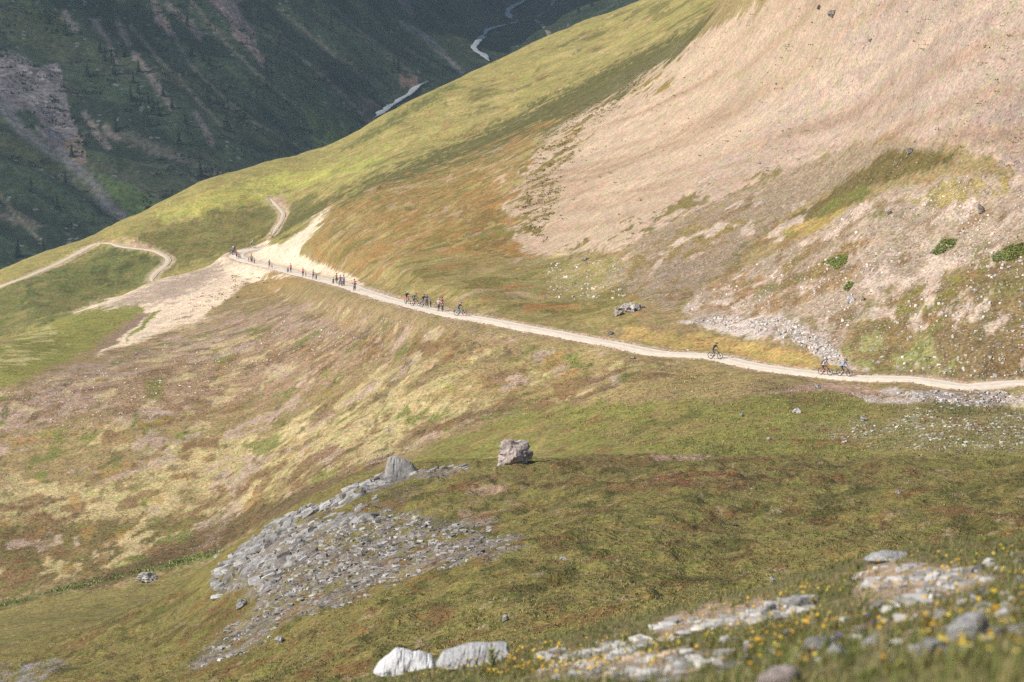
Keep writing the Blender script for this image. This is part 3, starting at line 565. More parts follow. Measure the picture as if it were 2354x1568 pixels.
def ribbon(name, path, half, mat, label, crown=0.05, lift=0.03, cat='road', wob=0.35):
    n = len(path); t = np.gradient(path, axis=0); t[:, 2] = 0; t /= np.linalg.norm(t, axis=1)[:, None]+1e-9
    nrm = np.stack([t[:, 1], -t[:, 0], 0*t[:, 0]], -1); k = 13; V_ = []; F_ = []
    s = np.arange(n)
    hl = half*(1+wob*0.8*fbm(s/5.0, s*0+3, 4, 5, .65)); hr = half*(1+wob*0.8*fbm(s/5.0, s*0+9, 4, 7, .65))
    if cat != 'road': tp = np.clip(np.minimum(s, n-1-s)/5.0, 0.12, 1); hl = hl*tp; hr = hr*tp
    for j in range(k):
        f = j/(k-1)*2-1; w = np.where(f < 0, hl, hr)*f
        z = lift+crown*(1-f*f) - 0.05*math.exp(-((abs(f)-0.5)/0.16)**2) - (0.16 if abs(f) > 0.95 else 0)
        V_.append(path+nrm*w[:, None]+np.array([0, 0, 1])*z); F_.append(np.full(n, f))
    vv = np.stack(V_, 1).reshape(-1, 3); idx = np.arange(n*k).reshape(n, k)
    q = np.stack([idx[:-1, :-1], idx[1:, :-1], idx[1:, 1:], idx[:-1, 1:]], -1).reshape(-1, 4)
    return tag(mesh_np(name, vv, q, mat, {'across': ('FLOAT', np.stack(F_, 1).ravel())}, 'structure'), label, cat)
ribbon('road', road_path, 1.75, M_road, 'pale gravel road crossing the hillside to the hairpin')
M_path = road_mat('trail_earth', lin(206,186,156,0.66), lin(224,206,178,0.66), False)
ribbon('path', low_path, 0.85, M_path, 'narrow pale trail winding over the green ridge', cat='trail')
ribbon('path', up_path, 0.6, M_path, 'short eroded track climbing the ridge behind the hairpin', cat='trail')

# ------------------------------------------------------------------ clouds (their shadows lie on the far mountain and, thinner, on the near ground)
def cloud_mat(name, y0, y1, amax):
    """thin at the edge that faces y0, denser towards y1."""
    m, nt, bs = nt_new(name); bs.inputs['Base Color'].default_value = (0.85, 0.85, 0.87, 1); bs.inputs['Roughness'].default_value = 1
    geo = N(nt, 'ShaderNodeNewGeometry'); sp = N(nt, 'ShaderNodeSeparateXYZ'); nt.links.new(geo.outputs['Position'], sp.inputs[0])
    n = N(nt, 'ShaderNodeTexNoise', i_Scale=0.012, i_Detail=3.0); nt.links.new(geo.outputs['Position'], n.inputs['Vector'])
    y = mathn(nt, 'ADD', sp.outputs[1], mathn(nt, 'MULTIPLY', mathn(nt, 'SUBTRACT', n.outputs[0], 0.5), abs(y1-y0)*1.2))
    mr = N(nt, 'ShaderNodeMapRange', interpolation_type='SMOOTHSTEP'); mr.inputs['From Min'].default_value = y0; mr.inputs['From Max'].default_value = y1; mr.inputs['To Max'].default_value = amax
    nt.links.new(y, mr.inputs[0]); nt.links.new(mr.outputs[0], bs.inputs['Alpha']); return m
from mathutils import noise as mnoise
mnoise_f = lambda a_, b_: mnoise.fractal(Vector((a_, b_, 0.5)), 1.0, 2.0, 4)
def cloud(name, x0, x1, y0, y1, z, size, thick, mat, label):
    bm = bmesh.new(); rr = random.Random(3); nx = max(2, int((x1-x0)/size)); ny = max(2, int((y1-y0)/size))
    # one lens-shaped body with a billowing top and a flatter base
    n = 46; grid = {}
    for side in (1, -1):
        for i in range(n+1):
            for j in range(n+1):
                fx_, fy_ = i/n*2-1, j/n*2-1; e = max(0.0, 1-max(abs(fx_), abs(fy_))**6)
                x, y = x0+(x1-x0)*i/n, y0+(y1-y0)*j/n
                bil = abs(mnoise_f(x/size, y/size))
                h = thick*e*(0.35+1.3*bil if side > 0 else -(0.15+0.25*bil))
                if side < 0 and e == 0: grid[(side, i, j)] = grid[(1, i, j)]; continue
                grid[(side, i, j)] = bm.verts.new((x, y, z+h))
        for i in range(n):
            for j in range(n):
                q = [grid[(side, i, j)], grid[(side, i+1, j)], grid[(side, i+1, j+1)], grid[(side, i, j+1)]]
                try: bm.faces.new(q if side > 0 else q[::-1])
                except ValueError: pass
    me = bpy.data.meshes.new(name); bm.to_mesh(me); bm.free()
    for p in me.polygons: p.use_smooth = True
    me.materials.append(mat); o = bpy.data.objects.new(name, me); COL.objects.link(o)
    return tag(o, label, 'cloud', kind='structure')
cloud('cloud', -4700, -1600, -640, 4000, 2800, 420, 260, cloud_mat('cloud_thick', -640, -480, 0.46), 'broad white cloud over the far valley')
cloud('cloud', -2050, -1100, -1600, -590, 1500, 160, 60, cloud_mat('cloud_thin', -640, -760, 0.08), 'thin white cloud over the near meadow')

# ------------------------------------------------------------------ haze in the valley air
def haze():
    bm = bmesh.new(); bmesh.ops.create_cube(bm, size=1.0)
    for v in bm.verts: v.co = Vector((v.co.x*4200, 2900+v.co.y*6000, -20+v.co.z*860))
    me = bpy.data.meshes.new('haze'); bm.to_mesh(me); bm.free()
    m = bpy.data.materials.new('haze'); m.use_nodes = True; nt = m.node_tree; nt.nodes.remove(nt.nodes['Principled BSDF'])
    pv = nt.nodes.new('ShaderNodeVolumePrincipled'); pv.inputs['Density'].default_value = HAZE_D; pv.inputs['Color'].default_value = (0.72, 0.90, 1.0, 1); pv.inputs['Anisotropy'].default_value = 0.0
    nt.links.new(pv.outputs[0], nt.nodes['Material Output'].inputs['Volume']); me.materials.append(m)
    o = bpy.data.objects.new('haze', me); COL.objects.link(o); tag(o, 'pale blue haze filling the valley air', 'haze', kind='stuff')
HAZE_D = 5.2e-5
haze()

# ------------------------------------------------------------------ rocks
def rock_mat(name, c, c2, sc_=3.0, lichen=None):
    m, nt, bs = nt_new(name); tc = N(nt, 'ShaderNodeTexCoord'); oi = N(nt, 'ShaderNodeObjectInfo')
    a = N(nt, 'ShaderNodeTexNoise', i_Scale=sc_, i_Detail=5.0, i_Roughness=0.7); nt.links.new(tc.outputs['Object'], a.inputs['Vector'])
    w = N(nt, 'ShaderNodeTexWave', i_Scale=sc_*0.8, i_Distortion=6.0, i_Detail=3.0); nt.links.new(tc.outputs['Object'], w.inputs['Vector'])
    col_ = ramp(nt, a.outputs[0], [(0.3, c2), (0.62, c)])
    col_ = mixc(nt, 0.35, col_, mixc(nt, 1.0, col_, ramp(nt, w.outputs['Fac'], [(0.0, (0.45, 0.45, 0.47)), (0.25, (1, 1, 1))]), 'MULTIPLY'))
    v = mathn(nt, 'MULTIPLY_ADD', oi.outputs['Random'], 0.45, 0.75)
    hs = N(nt, 'ShaderNodeHueSaturation'); nt.links.new(v, hs.inputs['Value']); nt.links.new(col_, hs.inputs['Color'])
    nt.links.new(hs.outputs[0], bs.inputs['Base Color']); bs.inputs['Roughness'].default_value = 0.9
    b = N(nt, 'ShaderNodeBump', i_Strength=0.8, i_Distance=0.08); nt.links.new(a.outputs[0], b.inputs['Height']); nt.links.new(b.outputs[0], bs.inputs['Normal'])
    return m
M_pale = rock_mat('pale_limestone', lin(222,218,212,.62), lin(172,168,164,.62))
M_grey = rock_mat('grey_limestone', lin(204,198,190,.66), lin(132,127,120,.66))
M_brown = rock_mat('brown_rock', lin(214,196,184,.68), lin(156,140,130,.68))
M_dark = rock_mat('dark_rock', lin(164,154,144,.62), lin(112,104,98,.62))
M_white = rock_mat('white_limestone', lin(236,234,230,.66), lin(200,198,196,.66), 6.0)
M_pink = rock_mat('pink_stone', lin(214,196,178,.62), lin(170,150,132,.62))
from mathutils import noise as mnoise
def rock_mesh(name, seed, sub=3, cuts=11, rough=0.08, flat=1.0, mat=None):
    """angular boulder: a ball cut flat by random planes, then broken up by fractal relief and bedding steps."""
    rr = random.Random(seed); bm = bmesh.new(); bmesh.ops.create_icosphere(bm, subdivisions=sub, radius=0.5)
    pl = []
    for k in range(cuts):
        n = Vector((rr.gauss(0, 1), rr.gauss(0, 1), rr.gauss(0, 1)*flat)).normalized(); pl.append((n, rr.uniform(0.20, 0.40)))
    bed = Vector((rr.gauss(0, .5), rr.gauss(0, .5), 1)).normalized(); off = Vector((seed*3.1, seed*1.7, 0))
    for v in bm.verts:
        for n, d in pl:
            e = v.co.dot(n)-d
            if e > 0: v.co -= n*e
        p = v.co*3.2+off; f = mnoise.fractal(p, 0.9, 2.1, 4); st = v.co.dot(bed)*7+0.5*mnoise.noise(v.co*2+off); st = st-math.floor(st)
        v.co += v.co.normalized()*(rough*1.1*f+rough*0.55*(st-0.5))
    xs = [[f(v.co[i] for v in bm.verts) for f in (min, max)] for i in range(3)]
    for v in bm.verts:
        for i in range(3): v.co[i] = (v.co[i]-(xs[i][0]+xs[i][1])/2)/(xs[i][1]-xs[i][0])
        v.co.z += 0.5
    me = bpy.data.meshes.new(name); bm.to_mesh(me); bm.free()
    if mat: me.materials.append(mat)
    return me
def px_m(p): return (p.y*CP - p.z*SP)/FPX           # metres per reference pixel at a point
def put(name, me, loc, size, rot, mat=None, parent=None):
    o = bpy.data.objects.new(name, me); COL.objects.link(o); o.location = loc; o.scale = size; o.rotation_euler = rot
    if mat is not None:
        if not me.materials: me.materials.append(mat)
        o.material_slots[0].link = 'OBJECT'; o.material_slots[0].material = mat
    if parent is not None: o.parent = parent
    return o
def rubble_mat(name):
    m, nt, bs = nt_new(name); at = N(nt, 'ShaderNodeAttribute', attribute_name='tint'); geo = N(nt, 'ShaderNodeNewGeometry')
    a = N(nt, 'ShaderNodeTexNoise', i_Scale=9.0, i_Detail=4.0); nt.links.new(geo.outputs['Position'], a.inputs['Vector'])
    nt.links.new(mixc(nt, 1.0, at.outputs['Color'], ramp(nt, a.outputs[0], [(0.3, (0.75,)*3), (0.65, (1.1,)*3)]), 'MULTIPLY'), bs.inputs['Base Color']); bs.inputs['Roughness'].default_value = 0.92
    return m
M_rub = rubble_mat('loose_stone')
ROCKS = [rock_mesh('rock_shape', 100+i, 4, 9, 0.13) for i in range(8)]
# name, u, v of the foot, width and height in reference pixels, range limits, material, turn, label
SINGLE = [
 ('boulder',1184,1066,88,58,150,212,M_brown,0.3,'big brown block boulder standing on the knoll crest above the outcrop'),
 ('boulder',1345,600,20,9,380,520,M_pink,0.2,'small pale boulder at the foot of the scree above the grass bowl'),
 ('boulder',338,1340,56,24,270,330,M_grey,0.5,'long grey boulder lying beside the green stream line'),
 ('boulder',503,1286,28,14,270,330,M_grey,0.2,'short grey boulder by the stream just left of the outcrop'),
 ('boulder',2228,1478,112,66,5,30,M_pale,0.2,'big blurred grey rock at the lower right corner'),
 ('boulder',2140,1518,100,40,5,30,M_pale,0.6,'pale blurred rock low in front of the big grey one'),
 ('boulder',1880,1502,66,42,5,30,M_pale,0.1,'blocky grey rock among yellow flowers, left one of a pair'),
 ('boulder',1925,1512,60,34,5,30,M_pale,0.9,'round pale rock among yellow flowers, right one of a pair'),
 ('boulder',1790,1580,120,44,4,20,M_brown,0.3,'brown blurred stone cut by the bottom edge'),
 ('boulder',1845,1402,86,32,10,32,M_pale,0.2,'white flat rock cluster piece on the gravel patch below the flowers'),
 ('boulder',1765,1416,50,28,10,32,M_pale,0.7,'white stone left of the flat rock on the gravel patch'),
 ('boulder',2040,1292,104,22,15,34,M_pale,0.1,'long pale slab at the top of the upper gravel patch'),
 ('boulder',1955,698,22,20,290,350,M_pale,0.4,'white upright boulder on the stony slope above the road'),
 ('boulder',1985,692,16,12,290,350,M_pink,0.8,'low pink boulder beside the white upright boulder'),
 ('boulder',2258,490,26,22,300,360,M_dark,0.4,'dark boulder high on the stony hill at the right'),
 ('boulder',2046,492,14,8,310,370,M_dark,0.4,'small dark stone left of the dark boulder on the hill'),
 ('boulder',2094,352,22,13,340,420,M_dark,0.6,'grey boulder at the lower edge of the scree'),
 ('boulder',1916,40,26,18,380,480,M_dark,0.2,'dark rock sticking out of the upper scree'),
 ('boulder',1884,22,16,12,380,480,M_dark,0.9,'smaller dark rock up and left on the scree'),
 ('boulder',2002,97,14,9,370,460,M_dark,0.3,'lone dark stone in the middle of the scree'),
 ('boulder',1832,950,24,11,250,300,M_pale,0.3,'rounded pale stone in the green meadow below the road'),
 ('boulder',1706,958,16,9,250,300,M_pale,0.7,'small pale stone in the meadow, left of the rounded one'),
 ('boulder',1987,968,22,10,245,295,M_pale,0.4,'flat pale stone in the meadow, right of the rounded one'),
 ('boulder',1768,1012,14,7,240,290,M_grey,0.4,'little grey stone in the dark green meadow'),
 ('boulder',1404,770,18,9,320,380,M_dark,0.4,'dark stone at the upper verge of the road'),
 ('boulder',1456,826,12,8,300,350,M_pink,0.4,'pink stone in the grass just below the road'),
 ('boulder',1880,893,20,9,270,310,M_grey,0.4,'grey stone under the road near the two riders'),
 ('boulder',2065,1135,18,8,125,175,M_pale,0.4,'lone pale stone on the right part of the knoll'),
 ('boulder',1294,1288,20,8,95,150,M_pale,0.4,'lone pale stone on the middle of the knoll'),
 ('boulder',1690,1210,18,7,95,160,M_dark,0.4,'dark flat stone on the knoll turf'),
 ('boulder',1778,1338,20,12,80,125,M_pale,0.4,'pale stone on the lower knoll above the gravel patch'),
 ('boulder',1162,1428,18,16,75,130,M_pale,0.4,'small white stone above the white slab rocks'),
 ('boulder',556,1398,30,22,150,215,M_pale,0.4,'round pale boulder below the outcrop face'),
 ('boulder',642,1480,24,18,110,180,M_pale,0.5,'pale upright stone at the lower tip of the grey scree'),
]
FACET = [rock_mesh('slab_rock', 840+i, 4, 7, 0.05, 1.6) for i in range(4)]
for i, (nm, u, v, wpx, hpx, a, b, mt, tw, lab) in enumerate(SINGLE):
    p = hit(u, v, a, b); k = px_m(p); sx, szz = wpx*k, hpx*k*1.25
    o = put(nm, FACET[i % 4] if b <= 40 else ROCKS[i % 8], (p.x, p.y+0.2*sx, p.z-0.22*szz), (sx, max(sx*0.6, szz*0.7), szz), (random.uniform(-.08, .08), random.uniform(-.08, .08), tw), mt)
    tag(o, lab, 'rock')
def profile_rock(prof, base_v, a, b, depth, mat, label, seed):
    """rock with a given skyline: front face, crest and back slope, split and roughened."""
    us = [q[0] for q in prof]; p0 = hit(sum(us)/len(us), base_v, a, b); k = px_m(p0); n = 44; rows = ((0, -.25), (.02, .12), (.08, .40), (.16, .70), (.26, .93), (.36, 1.0), (.52, .90), (.75, .55), (1, -.2)); vv = []
    for (fy_, fz_) in rows:
        for i in range(n+1):
            u = us[0]+(us[-1]-us[0])*i/n; top = float(np.interp(u, us, [base_v-q[1] for q in prof])); e = min(1, min(i, n-i)/2.5)
            co = Vector(((u-sum(us)/len(us))*k, fy_*depth*(0.35+0.65*e), top*k*1.04*fz_*(0.2+0.8*e)))
            f = mnoise.fractal(co*(0.35/k/12)+Vector((seed, 0, 0)), 0.8, 2.2, 5); cr = abs(mnoise.noise(Vector((co.x*(1/k)/34+seed, co.z*(1/k)/40, co.y*2))))
            co += Vector((0, 0.045*depth*f, 3.0*k*f*max(0, fz_)))+Vector((0, 0.05*depth*max(0, 0.06-cr)/0.06, -1.2*k*max(0, 0.06-cr)/0.06)); vv.append(co)
    idx = np.arange(len(vv)).reshape(len(rows), n+1); q = np.stack([idx[:-1, :-1], idx[:-1, 1:], idx[1:, 1:], idx[1:, :-1]], -1).reshape(-1, 4)
    o = mesh_np('boulder', np.array([tuple(v) for v in vv]), q, mat); o.data.polygons.foreach_set('use_smooth', np.zeros(len(q), bool)); o.location = p0; tag(o, label, 'rock')
profile_rock([(858,1548),(872,1532),(893,1516),(908,1500),(925,1502),(948,1510),(962,1506),(985,1514),(1002,1524)], 1549, 20, 40, .45, M_white, 'white angular slab rock at the near edge, left one of two', 3)
profile_rock([(1002,1528),(1018,1508),(1040,1504),(1062,1496),(1085,1488),(1120,1489),(1150,1486),(1172,1490),(1176,1502)], 1532, 20, 40, .42, M_white, 'long white slab rock at the near edge, right one of two', 8)
profile_rock([(880,1100),(886,1078),(893,1058),(908,1054),(930,1060),(946,1070),(956,1084),(962,1098)], 1100, 150, 215, 1.8, M_grey, 'grey slab leaning to one side at the top of the outcrop', 5)
# heap of boulders above the road
pile = bpy.data.objects.new('rock_pile', None); COL.objects.link(pile); p = hit(1442, 716, 330, 420); pile.location = p; k = px_m(p)
tag(pile, 'heap of pale grey boulders at the foot of the slope above the road', 'rock pile')
for i in range(44):
    x = random.gauss(0, 15)*k; y = random.uniform(-1.4, 1.8); sz = random.uniform(8, 21)*k
    z = gz(p.x+x, p.y+y)-p.z
    put('stone', ROCKS[i % 6], (x, y, z-0.1*sz+random.uniform(0, 0.6)*max(0, 1-abs(x)/2)), (sz, sz*0.8, sz*0.7), (random.uniform(-.4, .4), random.uniform(-.4, .4), random.uniform(0, 6)), (M_pink, M_pale, M_grey, M_pink)[i % 4], pile)
# the jagged outcrop: upended strata
out = bpy.data.objects.new('rock_outcrop', None); COL.objects.link(out); out.location = hit(560, 1330, 150, 220)
tag(out, 'jagged grey rock outcrop of upended layers on the knoll edge', 'rock outcrop')
def ledge(poly, x0, x1, y0, y1, amp, seed, rmin):
    """tilted rock layers breaking out of the turf."""
    dx, dy = 0.085, 0.13; xs = np.arange(x0, x1, dx); ys = np.arange(y0, y1, dy); gx, gy = np.meshgrid(xs, ys); g = grid_sample(ZZ, gx, gy)
    u, v = world_pix(gx, gy, g); d = sdf_poly(u+fbm(gx/2, gy/3, 3, seed)*16, v+fbm(gx/2+9, gy/3, 3, seed)*10, poly)
    mk = sstep(-6, 14, d)
    sx = (gx*0.55+gy*0.35)/0.34+1.6*fbm(gx/3.5, gy/5, 3, seed+1); lay = np.floor(sx); fr = sx-lay
    cr = (-gx*0.35+gy*0.55)/0.55+2*_hash(lay.astype(np.int64), lay.astype(np.int64)*0, seed)+0.6*fbm(gx/1.2, gy/1.6, 2, seed+2); blk = np.floor(cr)
    hh = _hash(lay.astype(np.int64), blk.astype(np.int64), seed+3); fc = cr-blk
    gap = sstep(0.0, 0.10, fr)*sstep(0.0, 0.12, fc)
    h = mk*amp*(0.12+(0.75*hh*(1-0.6*fr)*gap+0.45*np.maximum(0, fbm(gx/2.2, gy/3, 3, seed+5)+0.3))+0.30*fbm(gx/0.5, gy/0.7, 3, seed+4))-0.10*(1-mk)-0.02
    keep = (mk > 0.02); idx = -np.ones(gx.shape, int); idx[keep] = np.arange(keep.sum())
    vv = np.stack([gx, gy, g+h], -1)[keep]-np.array(out.location); q = np.stack([idx[:-1, :-1], idx[:-1, 1:], idx[1:, 1:], idx[1:, :-1]], -1).reshape(-1, 4); q = q[(q >= 0).all(1)]
    tint = (np.array(lin(180,174,166,.62))*(0.22+0.85*hh*gap+0.25*fbm(gx/0.4, gy/0.5, 3, seed+6))[..., None])
    soil = (sstep(0.25, 0.5, fbm(gx/1.5, gy/2, 3, seed+8))*0.8)[..., None]; tint = tint*(1-soil)+np.array(lin(140,124,84,.62))*soil
    o = mesh_np('ledge', vv, q, M_rub, {'tint': ('FLOAT_COLOR', np.c_[np.clip(tint[keep], .02, .7), np.ones(keep.sum())])}); o.data.polygons.foreach_set('use_smooth', np.zeros(len(q), bool)); o.parent = out
bpy.context.view_layer.update()
def world_box(poly, a, b):
    P_ = [hit(u, v, a, b) for u, v in poly]; return min(p.x for p in P_)-1.5, max(p.x for p in P_)+1.5, min(p.y for p in P_)-4, max(p.y for p in P_)+4
for k_, (poly, amp) in enumerate((([(492,1372),(512,1318),(532,1284),(560,1262),(600,1234),(650,1192),(700,1172),(745,1160),(760,1172),(700,1200),(650,1232),(610,1268),(560,1300),(535,1345)], 0.60),
                   ([(545,1300),(590,1280),(640,1278),(700,1268),(745,1270),(720,1290),(660,1302),(600,1312),(560,1330)], 0.5),
                   ([(585,1352),(612,1322),(650,1312),(640,1340),(605,1372)], 0.5),
                   ([(740,1165),(800,1132),(850,1104),(905,1088),(960,1082),(930,1100),(860,1128),(800,1158),(750,1180)], 0.4),
                   ([(640,1250),(700,1215),(780,1185),(880,1165),(860,1195),(760,1225),(680,1262)], 0.28))):
    ledge(poly, *world_box(poly, 130, 222), amp, 700+10*k_, 130)
def block_mesh(seed):
    """a split block of bedded rock: flat faces, knocked corners, a step or two."""
    rr = random.Random(seed); bm = bmesh.new(); bmesh.ops.create_cube(bm, size=1.0); bmesh.ops.subdivide_edges(bm, edges=bm.edges[:], cuts=1, use_grid_fill=True)
    for v in bm.verts:
        k = sum(abs(abs(c)-0.5) < 1e-4 for c in v.co)
        f = rr.uniform(.62, 1.0) if k == 3 else rr.uniform(.85, 1.08); v.co = v.co*f+Vector((rr.uniform(-.06, .06), rr.uniform(-.06, .06), rr.uniform(-.05, .05))); v.co.z += 0.5
    me = bpy.data.meshes.new('slab_shape'); bm.to_mesh(me); bm.free(); return me
SLABS = [block_mesh(300+i) for i in range(10)]
crest = [(498,1362),(512,1322),(530,1290),(552,1272),(580,1262),(600,1240),(630,1215),(660,1192),(700,1178),(745,1162),(790,1142),(825,1122),(860,1106),(890,1096)]
inner = [(560,1300),(590,1292),(625,1290),(660,1282),(700,1280),(735,1276)]; inner2 = [(590,1345),(610,1330),(640,1318),(600,1365)]; inner3 = [(640,1240),(690,1225),(740,1200),(800,1175),(850,1150)]
def strata(line, n, smin, smax, tall, jit):
    for i in range(n):
        t = random.random()*(len(line)-1); j = int(t); f = t-j
        u = line[j][0]*(1-f)+line[j+1][0]*f+random.gauss(0, jit); v = line[j][1]*(1-f)+line[j+1][1]*f+random.gauss(0, jit*0.6)+4
        q = hit(u, v, 120, 225); kk = px_m(q); L_ = random.uniform(smin, smax)*kk; h = L_*random.uniform(0.35, 0.8)*tall
        o = put('slab', SLABS[i % 10], Vector((q.x, q.y, q.z-0.35*h))-out.location, (L_, L_*random.uniform(.35, .7), h), (random.uniform(-.22, .22), random.uniform(-.55, -.12), random.uniform(-.3, .5)), random.choice((M_grey, M_grey, M_dark, M_pale)), out)
strata(crest, 150, 8, 32, 0.8, 8); strata(inner, 60, 10, 36, 1.0, 9); strata(inner2, 22, 10, 32, 1.0, 7); strata(inner3, 60, 7, 22, 0.7, 14)
strata([(905,1088),(960,1080),(1030,1070),(1080,1072)], 26, 8, 22, 0.5, 4)

# loose stones: the largest of each field one by one, the rest as rubble
def in_poly(x, y, P):
    c = False; n = len(P)
    for i in range(n):
        (x1, y1), (x2, y2) = P[i], P[(i+1) % n]
        if (y1 > y) != (y2 > y) and x < (x2-x1)*(y-y1)/(y2-y1)+x1: c = not c
    return c
ICO = np.array([(x, y, z) for z in (-1, 1) for y in (-1, 1) for x in (-1, 1)])*np.array([.42, .42, .42])
ICOF = np.array([(0,2,3),(0,3,1),(4,5,7),(4,7,6),(0,1,5),(0,5,4),(2,6,7),(2,7,3),(0,4,6),(0,6,2),(1,3,7),(1,7,5)])
STONE = [rock_mesh('stone_shape', 500+i, 2, 8, 0.08) for i in range(5)]
def sample_poly(P, n, rmin, rmax, clump=None):
    xs = [p[0] for p in P]; ys = [p[1] for p in P]; out_ = []; g = 0
    while len(out_) < n and g < n*12:
        g += 1; u = random.uniform(min(xs), max(xs)); v = random.uniform(min(ys), max(ys))
        if not in_poly(u, v, P): continue
        q = hit(u, v, rmin, rmax)
        if clump is not None:
            c_, sc1 = clump; x_, y_ = q.x, q.y; fb = lambda a_, b_, k_: 1.2*mnoise.fractal(Vector((a_, b_, k_*3.7)), 1.0, 2.0, 3)
            du, dv = fb(x_/(sc1*2), y_/(sc1*3), 1)*34, fb(x_/(sc1*2)+7, y_/(sc1*3), 2)*20
            if not in_poly(u+du, v+dv, P) or fb(x_/sc1, y_/(sc1*1.8), 3) < c_+random.uniform(-.15, .15): continue
        out_.append(q)
    return out_
def stone_field(P, n, nbig, s0, s1, rmin, rmax, cols, label, group, mats, pw=2.6, clump=None, fz=1.0):
    pts = sample_poly(P, n, rmin, rmax, clump); sizes = sorted((s0+(s1-s0)*random.random()**pw for _ in pts), reverse=True)
    for p, sz in zip(pts[:nbig], sizes[:nbig]):
        o = put('stone', random.choice(STONE), (p.x, p.y, p.z-0.30*sz), (sz, sz*random.uniform(.6, .9), sz*random.uniform(.45, .8)*fz), (random.uniform(-.3, .3)*fz, random.uniform(-.3, .3)*fz, random.uniform(0, 6.28)), random.choice(mats))
        tag(o, label, 'stone', group)
    pp = np.array([tuple(p) for p in pts[nbig:]]); ss = np.array(sizes[nbig:]); m = len(pp)
    sv = np.stack([ss, ss*RNG.uniform(.55, .95, m), ss*RNG.uniform(.4, .8, m)*fz], -1)
    vv = ICO[None]*RNG.uniform(0.45, 1.2, (m, 8, 3))*sv[:, None]; an = RNG.uniform(0, 6.28, m); ca_, sa_ = np.cos(an)[:, None], np.sin(an)[:, None]
    vv = np.stack([vv[..., 0]*ca_-vv[..., 1]*sa_, vv[..., 0]*sa_+vv[..., 1]*ca_, vv[..., 2]], -1)+pp[:, None]+np.array([0, 0, 1])*(ss*0.06)[:, None, None]
    ff = ICOF[None]+8*np.arange(m)[:, None, None]
    cc = np.array([lin(*random.choice(cols), 0.8) for _ in range(m)])*RNG.uniform(.75, 1.2, (m, 1)); cc = np.repeat(np.c_[cc, np.ones(m)], 8, 0)
    o = mesh_np('rubble', vv.reshape(-1, 3), ff.reshape(-1, 3), M_rub, {'tint': ('FLOAT_COLOR', cc)}, 'stuff', tris=True)
    o.data.polygons.foreach_set('use_smooth', np.zeros(len(o.data.polygons), bool)); tag(o, 'smaller loose stones: '+group, 'rubble')
GREYS = [(204,198,188),(184,178,168),(218,212,202),(150,144,136)]; PINKS = [(214,198,184),(196,178,164),(224,210,198),(170,152,138)]
OUT_P = [(500,1356),(560,1300),(660,1240),(760,1200),(900,1170),(1000,1192),(1150,1208),(1200,1238),(1130,1282),(1000,1312),(850,1372),(700,1425),(560,1505),(440,1548),(520,1442),(600,1382)]
SHARD = [(166,160,150),(142,136,126),(186,180,170),(112,106,98)]
stone_field(OUT_P, 4600, 60, .04, .48, 100, 225, SHARD, 'loose grey stone on the scree below the jagged outcrop', 'grey stones below the outcrop', (M_grey, M_pale), 6.0, (0.0, 1.1), 0.6)
stone_field([(560,1300),(760,1200),(900,1170),(1100,1215),(1000,1290),(800,1360),(650,1400)], 2600, 20, .04, .5, 100, 225, SHARD, 'pale stone in the thick of the grey scree', 'stones in the thick of the grey scree', (M_pale,), 5.0, (0.0, 0.8), 0.7)
stone_field([(1880,1000),(2100,935),(2500,925),(2500,1058),(2250,1050),(1980,1035)], 1500, 50, .07, .55, 220, 310, GREYS+[(200,192,170)], 'pale stone lying in the green meadow at the right', 'stones in the meadow below the road', (M_pale, M_pink), 4.5, (-0.1, 6.0), 0.6)
stone_field([(2010,905),(2100,893),(2500,908),(2500,940),(2200,935),(2080,928)], 1100, 40, .08, .6, 255, 312, PINKS+GREYS, 'pale block of the rubble bank below the road', 'rubble bank below the road', (M_pale, M_pink), 4.0, (-0.25, 4.0))
stone_field([(1570,738),(1650,728),(1800,732),(1885,765),(1915,800),(1965,840),(1900,832),(1840,792),(1700,770)], 2400, 40, .08, .6, 290, 365, PINKS+GREYS, 'white stone of the rubble tongue above the road', 'rubble tongue above the road', (M_pale, M_pink), 4.0, (-0.15, 3.0))
stone_field([(1560,700),(1800,560),(1960,475),(2200,405),(2500,395),(2500,560),(2250,600),(2040,700),(1910,812),(1700,770)], 3200, 25, .08, .5, 290, 400, PINKS, 'pinkish stone on the stony hill above the road', 'stones on the stony hill', (M_pink,), 4.0, (-0.05, 4.0))
stone_field([(1960,820),(2050,710),(2250,600),(2500,570),(2500,870),(2150,868)], 800, 20, .12, .6, 280, 350, PINKS+GREYS, 'pale stone on the brown grassy slope at the right', 'stones on the brown grassy slope', (M_pale,))
stone_field([(1790,-40),(1700,50),(1440,160),(1235,318),(1170,450),(1215,578),(1400,572),(1700,440),(1960,332),(2200,345),(2500,420),(2500,-60)], 3600, 15, .08, .36, 320, 640, [(190,166,138),(172,148,122),(204,180,152),(150,128,104),(136,122,84)], 'small rock on the wide pale scree', 'rocks on the wide scree', (M_dark, M_pink), 4.5)
stone_field([(1240,610),(1430,590),(1440,690),(1280,690)], 300, 12, .15, .6, 340, 480, PINKS+GREYS, 'pale stone in the grass bowl under the scree', 'stones in the grass bowl', (M_pale,))
stone_field([(0,905),(450,765),(760,695),(940,745),(600,860),(160,1000)], 1500, 8, .10, .4, 330, 560, PINKS, 'pale stone on the brown slope left of the road', 'stones on the brown slope', (M_pink,))
tn = np.gradient(road_path, axis=0); tn /= np.linalg.norm(tn[:, :2], axis=1)[:, None]+1e-9
vp = []
for _ in range(700):
    i = random.randrange(4, int(len(road_path)*0.5)); sd = random.choice((-1, 1)); w = sd*(1.75+abs(random.gauss(0, .55))); x, y = road_path[i, 0]+tn[i, 1]*w, road_path[i, 1]-tn[i, 0]*w; vp.append(Vector((x, y, gz(x, y)+.02)))
